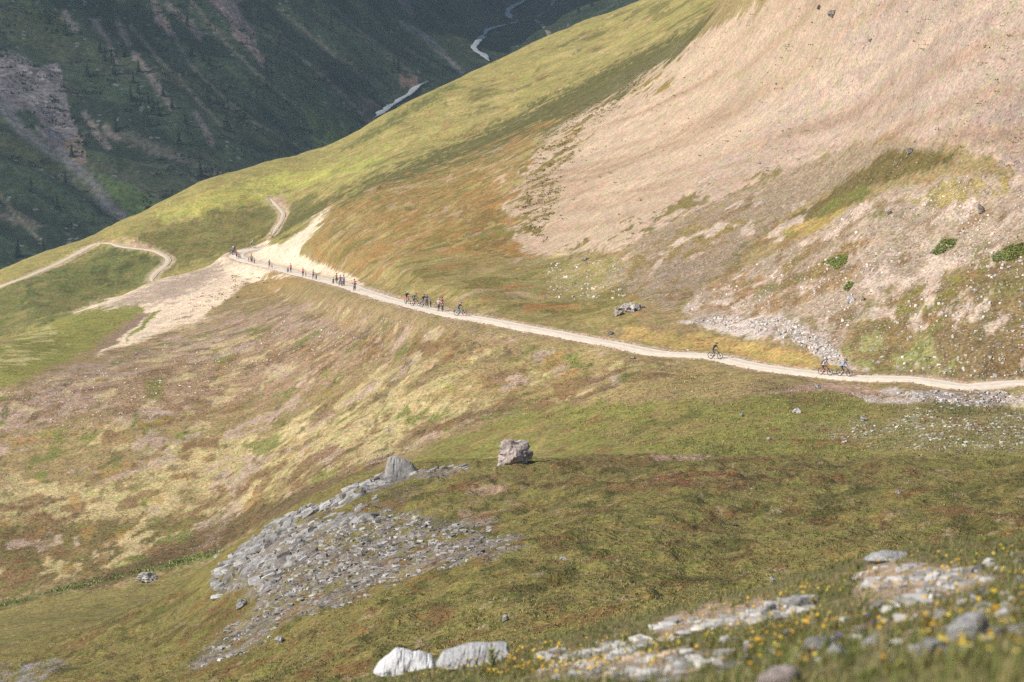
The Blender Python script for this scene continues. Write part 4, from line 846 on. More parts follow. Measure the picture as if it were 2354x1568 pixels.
def scatter_stones(pts, s0, s1, cols, label):
    m = len(pts); pp = np.array([tuple(p) for p in pts]); ss = s0+(s1-s0)*RNG.random(m)**3
    vv = ICO[None]*RNG.uniform(0.45, 1.2, (m, 8, 3))*(ss[:, None]*np.array([1, .8, .6]))[:, None]+pp[:, None]
    cc = np.repeat(np.c_[np.array([lin(*random.choice(cols), 0.75) for _ in range(m)]), np.ones(m)], 8, 0)
    o = mesh_np('rubble', vv.reshape(-1, 3), (ICOF[None]+8*np.arange(m)[:, None, None]).reshape(-1, 3), M_rub, {'tint': ('FLOAT_COLOR', cc)}, 'stuff', tris=True); o.data.polygons.foreach_set('use_smooth', np.zeros(len(o.data.polygons), bool)); tag(o, label, 'rubble')
scatter_stones(vp, .06, .40, PINKS+[(150,130,104)], 'small stones thrown to the verges of the gravel road')
G_A = [(1960,1335),(2010,1290),(2150,1303),(2270,1318),(2290,1345),(2080,1395)]; G_B = [(1490,1440),(1620,1405),(1860,1380),(1880,1400),(1750,1438),(1520,1478)]; G_C = [(1200,1566),(1300,1525),(1560,1495),(1690,1500),(1560,1566)]
stone_field(G_A, 420, 24, .010, .22, 12, 34, GREYS+[(206,180,150)], 'white stone on the upper gravel patch among flowers', 'stones on the upper gravel patch', (M_white,), 4.5, (0.0, 0.5), 0.5)
stone_field(G_B, 420, 24, .010, .24, 10, 34, GREYS+[(206,180,150)], 'white stone on the middle gravel patch among flowers', 'stones on the middle gravel patch', (M_white,), 4.5, (0.0, 0.5), 0.5)
stone_field([(1230,1505),(1380,1478),(1520,1470),(1440,1510),(1260,1535)], 260, 14, .008, .20, 10, 34, GREYS, 'white stone on the narrow gravel strip above the lowest patch', 'stones on the narrow gravel strip', (M_white,), 4.0, (-0.1, 0.5), 0.5)
stone_field(G_C, 380, 24, .008, .18, 8, 34, GREYS+[(206,180,150)], 'white stone on the lowest gravel patch', 'stones on the lowest gravel patch', (M_pale, M_grey), 4.5, (0.0, 0.5), 0.5)
stone_field([(1200,1520),(1500,1430),(1900,1420),(2354,1260),(2400,1500),(1300,1570)], 300, 22, .012, .11, 4, 34, GREYS, 'grey stone half hidden in the near grass and flowers', 'stones in the near grass', (M_pale, M_grey))

# ------------------------------------------------------------------ river in the far valley
def river_mat():
    m, nt, bs = nt_new('river_water'); geo = N(nt, 'ShaderNodeNewGeometry')
    a = N(nt, 'ShaderNodeTexNoise', i_Scale=0.12, i_Detail=4.0); nt.links.new(geo.outputs['Position'], a.inputs['Vector'])
    nt.links.new(ramp(nt, a.outputs[0], [(0.35, lin(206,208,204,.8)), (0.7, lin(244,244,242,.8))]), bs.inputs['Base Color']); bs.inputs['Roughness'].default_value = 0.9; return m
M_riv = river_mat()
def water(px, half, label, seed):
    pth = smooth(catmull([hit(u, v, 1500, 5200) for u, v in px], 6.0), slice(2, 3), 4)
    n = len(pth); xy = pth.copy()
    ribbon('river', xy, half, M_riv, label, crown=0.4, lift=1.6, cat='river', wob=0.9)
water([(1216,-12),(1196,8),(1172,20),(1166,32),(1174,44),(1192,50)], 4.2, 'pale river bend at the very top of the valley', 1)
water([(1190,52),(1150,62),(1118,72),(1108,86),(1092,106),(1094,118),(1110,130),(1126,144)], 3.8, 'pale winding river on the valley floor above the ridge', 2)
water([(985,190),(955,203),(945,215),(925,228),(898,246),(880,258),(862,274)], 3.6, 'white river stretch vanishing behind the ridge', 3)
def far_track(px, label): ribbon('path', smooth(catmull([hit(u, v, 1500, 5200) for u, v in px], 6.0), slice(2, 3), 4), 3.0, M_path, label, crown=0.3, lift=1.4, cat='track', wob=0.5)
far_track([(1278,-10),(1270,8),(1269,20)], 'pale track piece at the top of the far valley'); far_track([(1254,30),(1234,40),(1232,48),(1246,60),(1260,76),(1263,92)], 'pale track winding down the far valley beside the river')

# ------------------------------------------------------------------ vegetation
def leaf_mat(name, c, c2, attr=False):
    m, nt, bs = nt_new(name)
    if attr:
        at = N(nt, 'ShaderNodeAttribute', attribute_name='tint'); nt.links.new(at.outputs['Color'], bs.inputs['Base Color'])
    else:
        geo = N(nt, 'ShaderNodeNewGeometry'); a = N(nt, 'ShaderNodeTexNoise', i_Scale=2.0, i_Detail=3.0); nt.links.new(geo.outputs['Position'], a.inputs['Vector'])
        nt.links.new(ramp(nt, a.outputs[0], [(0.3, c), (0.7, c2)]), bs.inputs['Base Color'])
    bs.inputs['Roughness'].default_value = 0.8; bs.inputs['Specular IOR Level'].default_value = 0.2; return m
M_grass = leaf_mat('grass_blade', None, None, True)
def grass_field(name, pts, blades, h0, h1, wid, cols, label, lean=0.5, droop=0.35):
    """tufts of bent tapering blades."""
    pp = np.array([tuple(p) for p in pts]); m = len(pp); B = m*blades
    root = np.repeat(pp, blades, 0)+np.c_[RNG.normal(0, wid*3.5, (B, 2)), np.zeros(B)-0.01*h1]
    an = RNG.uniform(0, 6.28, B); d = np.c_[np.cos(an), np.sin(an), np.zeros(B)]; sd = np.c_[-np.sin(an), np.cos(an), np.zeros(B)]
    th = np.repeat(RNG.uniform(.65, 1.15, m), blades); h = RNG.uniform(h0, h1, B)*th; ln = np.abs(RNG.normal(0, lean, B))*h; w = wid*RNG.uniform(.6, 1.3, B)
    up = np.array([0, 0, 1.0])
    a = root-sd*w[:, None]; b = root+sd*w[:, None]; mid_ = root+d*(ln*0.4)[:, None]+up*(h*0.6)[:, None]
    c = mid_-sd*(w*.7)[:, None]; e = mid_+sd*(w*.7)[:, None]; t = root+d*ln[:, None]+up*(h*(1-droop*RNG.random(B)))[:, None]
    vv = np.stack([a, b, e, c, t], 1); i5 = 5*np.arange(B)[:, None]
    f = np.concatenate([np.c_[i5, i5+1, i5+2], np.c_[i5, i5+2, i5+3], np.c_[i5+3, i5+2, i5+4]], 0)
    cidx = RNG.integers(0, len(cols), m); base_c = np.array([lin(*c_, K_ALB) for c_ in cols])[cidx]*RNG.uniform(.75, 1.2, (m, 1))
    cc = np.repeat(base_c, blades, 0)*RNG.uniform(.8, 1.25, (B, 1)); cc = np.repeat(np.c_[cc, np.ones(B)], 5, 0)
    o = mesh_np(name, vv.reshape(-1, 3), f, M_grass, {'tint': ('FLOAT_COLOR', cc)}, 'stuff', tris=True); tag(o, label, 'grass'); return o
GRN = [(130,138,74),(146,146,82),(118,130,70),(160,150,96),(176,162,114)]; OLV = [(128,122,62),(146,134,76),(116,116,58),(140,118,72),(160,148,92)]
def thin(pts, gravel, keep=0.12):
    r_ = []
    for p in pts:
        u, v = world_pix(p.x, p.y, p.z)
        if any(in_poly(u, v, G) for G in gravel) and random.random() > keep: continue
        r_.append(p)
    return r_
NEAR_P = [(700,1580),(860,1536),(1000,1530),(1170,1496),(1330,1452),(1500,1412),(1750,1392),(1900,1340),(2000,1287),(2180,1262),(2400,1240),(2400,1600),(700,1600)]
def near_pts(n):
    out_ = []
    while len(out_) < n:
        r_ = 4.5*(34/4.5)**(random.random()**0.6); az = rad(random.uniform(-5, 11.5)); x, y = r_*math.sin(az), r_*math.cos(az); z = gz(x, y)
        u, v = world_pix(x, y, z)
        if v < 1690 and u > 600: out_.append(Vector((x, y, z)))
    return out_
GRV = [G_A, G_B, G_C]
grass_field('grass', thin(near_pts(9000), GRV, 0.10), 7, .02, .06, .0024, GRN, 'short green grass among the near stones and flowers')
grass_field('grass', thin(near_pts(700), GRV, 0.05), 12, .05, .13, .0022, GRN+[(176,160,110)], 'taller grass tufts on the near slope')
KN_P = [(0,1568),(0,1420),(330,1365),(520,1370),(700,1240),(900,1110),(1140,1068),(1500,1052),(1900,1064),(2354,1074),(2354,1240),(2000,1282),(1750,1390),(1500,1410),(1170,1488),(880,1536),(650,1600)]
kp = []
while len(kp) < 16000:
    r_ = math.exp(random.uniform(math.log(80), math.log(250))); az = rad(random.uniform(-11, 11)); x, y = r_*math.sin(az), r_*math.cos(az); z = gz(x, y)
    u, v = world_pix(x, y, z)
    if in_poly(u, v, KN_P) and not (in_poly(u, v, OUT_P) and random.random() > 0.18): kp.append(Vector((x, y, z)))
KTUFT = grass_field('grass', kp, 5, .04, .13, .016, OLV, 'olive grass tufts covering the knoll', 0.9)
hp = []
HL_P = [(0,1390),(500,1270),(700,1130),(930,1045),(1180,945),(1500,1042),(2354,1062),(2354,930),(1900,900),(1300,800),(900,760),(600,760),(300,860),(0,920)]
while len(hp) < 12000:
    r_ = math.exp(random.uniform(math.log(228), math.log(470))); az = rad(random.uniform(-10.6, 10.6)); x, y = r_*math.sin(az), r_*math.cos(az); z = gz(x, y)
    u, v = world_pix(x, y, z)
    if in_poly(u, v, HL_P): hp.append(Vector((x, y, z)))
def ground_tint(o, pts, blades, jit=0.3):
    """tufts take the colour of the turf they grow from."""
    x = np.array([p.x for p in pts]); y = np.array([p.y for p in pts]); c = np.stack([grid_sample(colr[..., i], x, y) for i in range(3)], -1)
    c = c*1.25*RNG.uniform(1-jit, 1+jit, (len(pts), 1)); c = np.repeat(np.c_[np.clip(c, .01, .8), np.ones(len(pts))], blades*5, 0)
    o.data.attributes['tint'].data.foreach_set('color', np.ascontiguousarray(c, np.float32).ravel())
ground_tint(KTUFT, kp, 5, 0.22)
ground_tint(grass_field('grass', hp, 4, .08, .22, .04, OLV, 'dry brown and straw coloured tufts on the slope below the road', 0.8), hp, 4, 0.4)
vt = []
for _ in range(700):
    i = random.randrange(4, int(len(road_path)*0.45)); sd = random.choice((-1, 1)); w = sd*(1.55+abs(random.gauss(0, .5))); x, y = road_path[i, 0]+tn[i, 1]*w, road_path[i, 1]-tn[i, 0]*w; vt.append(Vector((x, y, gz(x, y)+.04)))
VT = grass_field('grass', vt, 5, .05, .16, .04, OLV, 'ragged grass tufts along the edges of the gravel road', 0.8); ground_tint(VT, vt, 5, 0.3)
st_ = sample_poly([(1790,-40),(1700,50),(1440,160),(1235,318),(1170,450),(1215,578),(1400,572),(1700,440),(1960,332),(2200,345),(2354,395),(2354,-40)], 160, 320, 640, (0.12, 9.0)) + sample_poly([(1235,318),(1480,150),(1560,130),(1330,330),(1260,560),(1180,520)], 500, 400, 640, (-0.05, 4.0)) + sample_poly([(440,690),(560,620),(640,640),(520,700),(400,740)], 60, 440, 640)
grass_field('undergrowth', st_, 9, .10, .28, .10, [(132,124,62),(118,116,58),(150,132,74)], 'scattered dwarf plants on the pale scree', 1.0)
# bright herbs with pale flower stalks along the stream
sp_ = []
for i in range(420):
    t = random.choice((random.uniform(0, .12), random.uniform(.2, .42), random.uniform(.45, .7), random.uniform(.7, 1.0), random.uniform(.72, .95))); line = [(-20,1398),(120,1362),(220,1338),(330,1312),(420,1292),(505,1268)]; q = t*5; j = min(int(q), 4); f = q-j
    sp_.append(hit(line[j][0]*(1-f)+line[j+1][0]*f+random.gauss(0, 6), line[j][1]*(1-f)+line[j+1][1]*f+random.gauss(0, 4), 270, 350))
grass_field('undergrowth', sp_, 6, .10, .30, .05, [(116,138,62),(104,126,56),(128,140,66),(186,186,124)], 'lush green herbs along the stream line')

# yellow flowers
def flower_meshes():
    bm = bmesh.new(); n = 12
    for i in range(n):
        a = 2*math.pi*i/n; d = 0.14
        for r0, r1, z0, z1, ww in ((0.1, 1.0, 0.0, 0.22, 0.22), (0.08, 0.68, 0.08, 0.34, 0.18)):
            c, s_ = math.cos(a+(0.26 if r1 < 0.9 else 0)), math.sin(a+(0.26 if r1 < 0.9 else 0))
            v = [bm.verts.new(Vector((c*r0-s_*ww*.3*k, s_*r0+c*ww*.3*k, z0))) for k in (-1, 1)]+[bm.verts.new(Vector((c*r1-s_*ww*k, s_*r1+c*ww*k, z1))) for k in (1, -1)]
            bm.faces.new(v)
    hd = bpy.data.meshes.new('flower_head'); bm.to_mesh(hd); bm.free()
    bm = bmesh.new(); prev = None
    for k in range(5):
        t = k/4; ring = [bm.verts.new((0.0025*math.cos(q*2.094)+0.02*t*t, 0.0025*math.sin(q*2.094), t)) for q in range(3)]
        if prev:
            for q in range(3): bm.faces.new((prev[q], prev[(q+1) % 3], ring[(q+1) % 3], ring[q]))
        prev = ring
    stm = bpy.data.meshes.new('flower_stem'); bm.to_mesh(stm); bm.free(); return hd, stm
HD, STM = flower_meshes()
M_yel = leaf_mat('yellow_petal', lin(226,184,60,.75), lin(230,204,84,.75)); M_ora = leaf_mat('orange_petal', lin(220,160,60,.75), lin(228,186,70,.75)); M_stem = leaf_mat('flower_stalk', lin(110,120,60,.62), lin(130,136,70,.62)); M_vio = leaf_mat('violet_petal', lin(120,100,170,.62), lin(150,130,190,.62))
HD.materials.append(M_yel); STM.materials.append(M_stem)
def flower(p, h, r_, mat, label, group):
    e = bpy.data.objects.new('flower', None); COL.objects.link(e); e.location = p; e.rotation_euler = (random.gauss(0, .12), random.gauss(0, .12), random.uniform(0, 6.28)); tag(e, label, 'flower', group)
    o = bpy.data.objects.new('stem', STM); COL.objects.link(o); o.parent = e; o.scale = (1, 1, h)
    o = bpy.data.objects.new('petals', HD); COL.objects.link(o); o.parent = e; o.location = (0.02, 0, h); o.scale = (r_, r_, r_); o.rotation_euler = (random.gauss(-.15, .3), random.gauss(0, .3), 0)
    o.material_slots[0].link = 'OBJECT'; o.material_slots[0].material = mat
FL = []
for P, n in (([(1500,1420),(1900,1350),(2060,1300),(1900,1390),(1620,1440)], 55), ([(1900,1470),(2354,1430),(2354,1568),(1800,1568),(1700,1530)], 60), ([(850,1568),(1000,1555),(1180,1510),(1300,1500),(1300,1568)], 70), ([(2100,1300),(2354,1245),(2354,1420),(2100,1420)], 55), ([(1300,1500),(1700,1440),(1900,1430),(1900,1500),(1500,1568),(1300,1568)], 55)):
    FL += [(P, q) for q in sample_poly(P, n, 4, 36)]
for P, q in FL:
    if q.y < 9.5 and random.random() < 0.8: continue
    flower(q, random.uniform(.04, .12), random.uniform(.008, .012), random.choice((M_yel, M_yel, M_ora)), 'small yellow flower on a thin stalk in the near meadow', 'yellow flowers in the near meadow')
for q in sample_poly([(1900,1400),(2354,1400),(2354,1540),(1700,1540)], 7, 4, 30):
    flower(q, random.uniform(.06, .12), random.uniform(.007, .010), M_vio, 'tiny violet flower low in the near grass', 'violet flowers in the near grass')
def flower_cover(pts, label):
    pp = np.array([tuple(p) for p in pts]); m = len(pp); r_ = RNG.uniform(.007, .012, m); h = RNG.uniform(.03, .10, m); a = np.linspace(0, 2*math.pi, 8)[:-1]
    tx = RNG.normal(0, .4, m); ty = RNG.normal(-.2, .4, m); ring = np.stack([np.cos(a)[None]*r_[:, None], np.sin(a)[None]*r_[:, None], (np.cos(a)[None]*tx[:, None]+np.sin(a)[None]*ty[:, None])*r_[:, None]], -1)
    ring[:, ::2] *= 0.72; cen = np.zeros((m, 1, 3)); cen[..., 2] = -r_[:, None]*0.35; st_ = np.zeros((m, 2, 3)); st_[:, 0, 0] = .0015; st_[:, 1, 0] = -.0015; st_[:, :, 2] = -h[:, None]
    vv = np.concatenate([cen, ring, st_], 1)+pp[:, None]+np.array([0, 0, 1])*h[:, None, None]; k = vv.shape[1]; b = (k*np.arange(m))[:, None]
    f = np.concatenate([np.c_[b, b+1+i, b+1+(i+1) % 7] for i in range(7)]+[np.c_[b, b+8, b+9]], 0)
    pal = np.array([lin(228,190,60,.75), lin(222,168,56,.75), lin(232,208,90,.75)])[RNG.integers(0, 3, m)]; cc = np.repeat(pal[:, None], k, 1); cc[:, 8:] = lin(120,128,64,.62)
    o = mesh_np('flowers', vv.reshape(-1, 3), f, M_grass, {'tint': ('FLOAT_COLOR', np.concatenate([cc, np.ones((m, k, 1))], -1))}, 'stuff', tris=True); tag(o, label, 'flowers')
fc = []
for P, n in (([(1500,1425),(1900,1350),(2060,1295),(2354,1245),(2354,1330),(1900,1400),(1620,1450)], 260), ([(1800,1470),(2354,1400),(2354,1568),(1600,1568)], 260), ([(830,1568),(1000,1550),(1180,1505),(1400,1470),(1400,1568)], 420), ([(1300,1500),(1700,1440),(2300,1400),(1900,1500),(1500,1568)], 260)): fc += sample_poly(P, n, 4, 36, (-0.05, 0.8))
fc = [q for q in fc if q.y > 9.5 or random.random() < 0.3]
flower_cover(fc, 'many tiny yellow flowers sprinkled through the near grass')
# pale thistle-like stalks
def stalk(u, v, h, label):
    p = hit(u, v, 8, 40); e = bpy.data.objects.new('stalk_plant', None); COL.objects.link(e); e.location = p; tag(e, label, 'plant')
    o = bpy.data.objects.new('stem', STM); COL.objects.link(o); o.parent = e; o.scale = (3, 3, h)
    bm = bmesh.new(); rr = random.Random(u)
    for k in range(46):
        z = h*(0.12+0.88*(k/45)**0.8); a = k*2.4; L_ = 0.075*(1.15-0.5*k/45); w = 0.012
        c, s_ = math.cos(a), math.sin(a)
        v_ = [bm.verts.new((c*.004-s_*w*q, s_*.004+c*w*q, z)) for q in (-1, 1)]+[bm.verts.new((c*L_, s_*L_, z+L_*0.55))]
        bm.faces.new(v_)
    me = bpy.data.meshes.new('leaf_whorl'); bm.to_mesh(me); bm.free(); me.materials.append(M_pgr); o = bpy.data.objects.new('leaves', me); COL.objects.link(o); o.parent = e
M_pgr = leaf_mat('pale_green_leaf', lin(168,176,110,.62), lin(190,190,130,.62))
stalk(1130, 1552, .20, 'pale spiky plant right below the long white slab'); 
# juniper mats on the stony hill
M_jun = leaf_mat('juniper', lin(124,144,60,.72), lin(154,164,80,.72))
def shrub(pts, rmin, rmax, label, n=900):
    P = [hit(u, v, rmin, rmax) for u, v in pts]; c = sum(P, Vector())/len(P); e = bpy.data.objects.new('juniper_shrub', None); COL.objects.link(e); e.location = c; tag(e, label, 'shrub', 'low shrubs on the stony hill')
    bm = bmesh.new()
    for q in sample_poly(pts, n, rmin, rmax):
        s_ = random.uniform(.10, .24); z = random.uniform(0, .22); a = random.uniform(0, 6.28); t = random.uniform(-.3, .3)
        d = Vector((math.cos(a), math.sin(a), t)).normalized(); u_ = d.cross(Vector((0, 0, 1))).normalized(); w = u_.cross(d)
        o_ = q-c+Vector((0, 0, z)); vs = [bm.verts.new(o_+d*s_*x+ (u_*y+w*0.12*y)*s_) for x, y in ((-1, -.5), (1, 0), (-.6, .5))]; bm.faces.new(vs)
    me = bpy.data.meshes.new('foliage'); bm.to_mesh(me); bm.free(); me.materials.append(M_jun); o = bpy.data.objects.new('foliage', me); COL.objects.link(o); o.parent = e
    bm = bmesh.new()
    for k in range(6):
        a = k*1.05; r_ = 0.05; d = Vector((math.cos(a)*.8, math.sin(a)*.8, .25)); prev = None
        for t in (0, .5, 1):
            ring = [bm.verts.new(d*t+Vector((math.cos(q*2.09)*r_*(1-.6*t), math.sin(q*2.09)*r_*(1-.6*t), 0))) for q in range(3)]
            if prev:
                for q in range(3): bm.faces.new((prev[q], prev[(q+1) % 3], ring[(q+1) % 3], ring[q]))
            prev = ring
    me = bpy.data.meshes.new('stem'); bm.to_mesh(me); bm.free(); me.materials.append(M_bark); o = bpy.data.objects.new('stem', me); COL.objects.link(o); o.parent = e
M_bark = leaf_mat('bark', lin(110,92,76,.62), lin(84,70,60,.62))
shrub([(1890,604),(1925,588),(1948,586),(1946,604),(1925,622),(1905,610)], 300, 370, 'dark green shrub mat on the stony hill, leftmost of three')
shrub([(2136,584),(2165,552),(2200,550),(2190,572),(2155,588)], 295, 360, 'bright green shrub mat on the stony hill, middle of three')
shrub([(2276,590),(2320,564),(2370,556),(2370,580),(2330,600),(2285,604)], 290, 350, 'green shrub mat at the right edge of the stony hill', 1200)
shrub([(1936,665),(1950,650),(1962,652),(1950,672)], 295, 360, 'small green shrub below the leftmost shrub mat', 260)

# conifers on the far mountain
M_con = leaf_mat('conifer', lin(54,72,58,.62), lin(76,94,70,.62))
def conifer_crown(seed):
    rr = random.Random(seed); bm = bmesh.new()
    for k in range(11):
        t = k/10; z = 0.10+0.88*t; r0 = 0.20*(1-t)**0.85+0.012; n = 9
        top = bm.verts.new((0, 0, z+0.13)); ring = []
        for i in range(n):
            a = 2*math.pi*i/n+rr.random()*0.5; r_ = r0*rr.uniform(.55, 1.15); ring.append(bm.verts.new((math.cos(a)*r_, math.sin(a)*r_, z-0.03*rr.random())))
        for i in range(n):
            if rr.random() < 0.86: bm.faces.new((top, ring[i], ring[(i+1) % n]))
    me = bpy.data.meshes.new('crown'); bm.to_mesh(me); bm.free(); me.materials.append(M_con); return me
CROWN = [conifer_crown(i) for i in range(4)]
bm = bmesh.new(); bmesh.ops.create_cone(bm, segments=6, radius1=0.03, radius2=0.006, depth=0.9, cap_ends=True)
for v in bm.verts: v.co.z += 0.42
TRK = bpy.data.meshes.new('trunk'); bm.to_mesh(TRK); bm.free(); TRK.materials.append(M_bark)
TREES = [(110,52),(150,80),(230,120),(240,140),(256,150),(262,170),(305,190),(318,215),(340,240),(350,255),(362,265),(300,230),(265,300),(318,165),(430,60),(440,130),(465,140),(480,150),(470,180),(475,230),(512,250),(520,300),(585,40),(590,45),(600,60),(780,250),(905,150),(915,160),(900,165),(810,320),(805,305),(615,410),(618,415),(460,405),(165,360),(150,425),(40,590),(100,600),(215,690),(410,330),(425,285),(500,415),(375,220),(395,250),(340,290),(200,175),(285,130),(640,100),(700,60),(760,70),(820,60),(1010,20),(960,20),(930,40),(690,180),(720,200),(650,250),(560,270),(130,480),(70,440),(1330,30),(1360,15)]
for i, (u, v) in enumerate(TREES):
    p = hit(u, v, 1500, 5000); h = random.uniform(9, 16)
    if p.y < 1500: continue
    e = bpy.data.objects.new('conifer', None); COL.objects.link(e); e.location = p-Vector((0, 0, .4)); e.rotation_euler[2] = random.uniform(0, 6.28); e.scale = (h*random.uniform(.9, 1.4), h*random.uniform(.9, 1.4), h)
    tag(e, 'small dark conifer on the shaded far mountain', 'tree', 'conifers on the far mountain')
    for nm, me in (('trunk', TRK), ('crown', CROWN[i % 4])):
        o = bpy.data.objects.new(nm, me); COL.objects.link(o); o.parent = e
# dark bush thickets on the far slope
bp = []
for i in range(1500):
    u = random.uniform(-20, 1000); v = random.uniform(-10, 520); q = hit(u, v, 1500, 5000)
    if q.y > 1500 and mnoise.fractal(Vector((q.x/90, q.y/90, 5)), 1.0, 2.0, 3) > 0.0: bp.append(q)
grass_field('undergrowth', bp, 10, 1.0, 3.0, .8, [(60,76,58),(72,88,64),(84,96,70)], 'dark alder and bush thickets on the far mountain', 0.9)

# ------------------------------------------------------------------ bicycles
def tube(bm, a, b, r0, r1=None, n=6):
    a = Vector(a); b = Vector(b); r1 = r0 if r1 is None else r1; d = (b-a).normalized(); u = d.orthogonal().normalized(); w = d.cross(u)
    ra = [bm.verts.new(a+(u*math.cos(q*2*math.pi/n)+w*math.sin(q*2*math.pi/n))*r0) for q in range(n)]; rb = [bm.verts.new(b+(u*math.cos(q*2*math.pi/n)+w*math.sin(q*2*math.pi/n))*r1) for q in range(n)]
    for q in range(n): bm.faces.new((ra[q], ra[(q+1) % n], rb[(q+1) % n], rb[q]))
    bm.faces.new(ra[::-1]); bm.faces.new(rb)
def torus(bm, R_, r_, n=30, k=6, wide=1.0):
    g = [[bm.verts.new(((R_+r_*math.cos(2*math.pi*j/k))*math.cos(2*math.pi*i/n), r_*wide*math.sin(2*math.pi*j/k), (R_+r_*math.cos(2*math.pi*j/k))*math.sin(2*math.pi*i/n))) for j in range(k)] for i in range(n)]
    for i in range(n):
        for j in range(k): bm.faces.new((g[i][j], g[(i+1) % n][j], g[(i+1) % n][(j+1) % k], g[i][(j+1) % k]))
def bm_done(bm, name, mat):
    bmesh.ops.recalc_face_normals(bm, faces=bm.faces[:]); me = bpy.data.meshes.new(name); bm.to_mesh(me); bm.free(); me.materials.append(mat)
    for p in me.polygons: p.use_smooth = True
    return me
_mc = {}
def plain(c, rough=0.6, metal=0.0):
    key = (c, rough, metal)
    if key not in _mc:
        m, nt, bs = nt_new('paint_%d_%d_%d' % c); a = N(nt, 'ShaderNodeTexNoise', i_Scale=14.0, i_Detail=3.0); l = lin(*c, 0.95)
        nt.links.new(ramp(nt, a.outputs[0], [(0.3, tuple(x*0.8 for x in l)), (0.7, tuple(min(x*1.1, .9) for x in l))]), bs.inputs['Base Color']); bs.inputs['Roughness'].default_value = rough; bs.inputs['Metallic'].default_value = metal; _mc[key] = m
    return _mc[key]
BLK = plain((34, 33, 35), 0.7); STEEL = plain((150, 150, 154), 0.35, 0.8); SKIN = plain((206, 160, 134), 0.6)
bm = bmesh.new(); torus(bm, .345, .030, 32, 7); ME_TYRE = bm_done(bm, 'tyre', BLK)
bm = bmesh.new(); torus(bm, .308, .011, 28, 5); ME_RIM = bm_done(bm, 'rim', STEEL)
bm = bmesh.new()
for i in range(16):
    a = i*math.pi/8; tube(bm, (0, .03*(1 if i % 2 else -1), 0), (math.cos(a)*.305, 0, math.sin(a)*.305), .0016, n=3)
ME_SPK = bm_done(bm, 'spokes', STEEL)
bm = bmesh.new(); tube(bm, (0, -.06, 0), (0, .06, 0), .024, n=8); tube(bm, (0, .04, 0), (0, .045, 0), .085, n=14); ME_HUB = bm_done(bm, 'hub', BLK)
RA, FA, BB, SEAT, HEAD, HEADB = (0, 0, .375), (1.20, 0, .375), (.43, 0, .34), (.24, 0, .95), (.86, 0, .98), (.92, 0, .80)
bm = bmesh.new()
tube(bm, BB, (.29, 0, .82), .020); tube(bm, (.31, 0, .76), HEAD, .021); tube(bm, BB, HEADB, .027); tube(bm, HEAD, HEADB, .026)
for s_ in (-.055, .055):
    tube(bm, (BB[0], s_*.5, BB[2]), (0, s_, .375), .012); tube(bm, (.31, s_*.3, .72), (0, s_, .375), .010)
ME_FRAME = bm_done(bm, 'frame', BLK)
bm = bmesh.new()
for s_ in (-.055, .055): tube(bm, (1.02, s_, .72), (FA[0], s_, FA[2]), .021, .017)
tube(bm, (1.02, -.07, .74), (1.02, .07, .74), .022); tube(bm, (1.02, 0, .74), HEADB, .02); ME_FORK = bm_done(bm, 'fork', BLK)
bm = bmesh.new(); tube(bm, (.83, -.37, 1.055), (.87, 0, 1.04), .013); tube(bm, (.87, 0, 1.04), (.83, .37, 1.055), .013); tube(bm, (.86, 0, .98), (.88, 0, 1.04), .02)
for s_ in (-1, 1): tube(bm, (.83, .25*s_, 1.05), (.83, .38*s_, 1.056), .019); tube(bm, (.86, .24*s_, 1.04), (.92, .33*s_, 1.03), .006)
ME_BAR = bm_done(bm, 'handlebar', BLK)
bm = bmesh.new(); tube(bm, (.29, 0, .80), (.245, 0, .95), .015)
for k, (x0, x1, w0, w1) in enumerate(((.12, .22, .075, .065), (.22, .40, .055, .018))):
    v = [bm.verts.new((x0, -w0, .965)), bm.verts.new((x0, w0, .965)), bm.verts.new((x1, w1, .955)), bm.verts.new((x1, -w1, .955))]; v2 = [bm.verts.new(q.co+Vector((0, 0, .035))) for q in v]
    bm.faces.new(v[::-1]); bm.faces.new(v2)
    for q in range(4): bm.faces.new((v[q], v[(q+1) % 4], v2[(q+1) % 4], v2[q]))
ME_SAD = bm_done(bm, 'saddle', BLK)
bm = bmesh.new(); tube(bm, (BB[0], .05, BB[2]), (BB[0], .056, BB[2]), .085, n=16); tube(bm, (.43, .07, .34), (.50, .08, .50), .011); tube(bm, (.43, -.07, .34), (.36, -.08, .18), .011)
tube(bm, (.45, .13, .50), (.55, .13, .50), .018, n=4); tube(bm, (.31, -.13, .18), (.41, -.13, .18), .018, n=4); tube(bm, (BB[0], -.075, BB[2]), (BB[0], .075, BB[2]), .022); tube(bm, (0, .05, .42), (BB[0], .053, .425), .004, n=3); tube(bm, (0, .05, .33), (BB[0], .053, .255), .004, n=3)
ME_CRANK = bm_done(bm, 'crankset', BLK)
def child(name, me, par, loc=(0, 0, 0), mat=None, rot=(0, 0, 0)):
    o = bpy.data.objects.new(name, me); COL.objects.link(o); o.parent = par; o.location = loc; o.rotation_euler = rot
    if mat is not None: o.material_slots[0].link = 'OBJECT'; o.material_slots[0].material = mat
    return o
def bike(M, c, label):
    e = bpy.data.objects.new('bicycle', None); COL.objects.link(e); e.matrix_world = M; tag(e, label, 'bicycle', 'mountain bikes on the gravel road')
    fm = plain(c, 0.4); child('frame', ME_FRAME, e, mat=fm); child('fork', ME_FORK, e); child('handlebar', ME_BAR, e); child('saddle', ME_SAD, e); child('crankset', ME_CRANK, e)
    for ax in (RA, FA):
        w = bpy.data.objects.new('wheel', ME_TYRE); COL.objects.link(w); w.parent = e; w.location = ax; w.rotation_euler[1] = random.uniform(0, 6)
        child('rim', ME_RIM, w); child('spokes', ME_SPK, w); child('hub', ME_HUB, w)
    return e
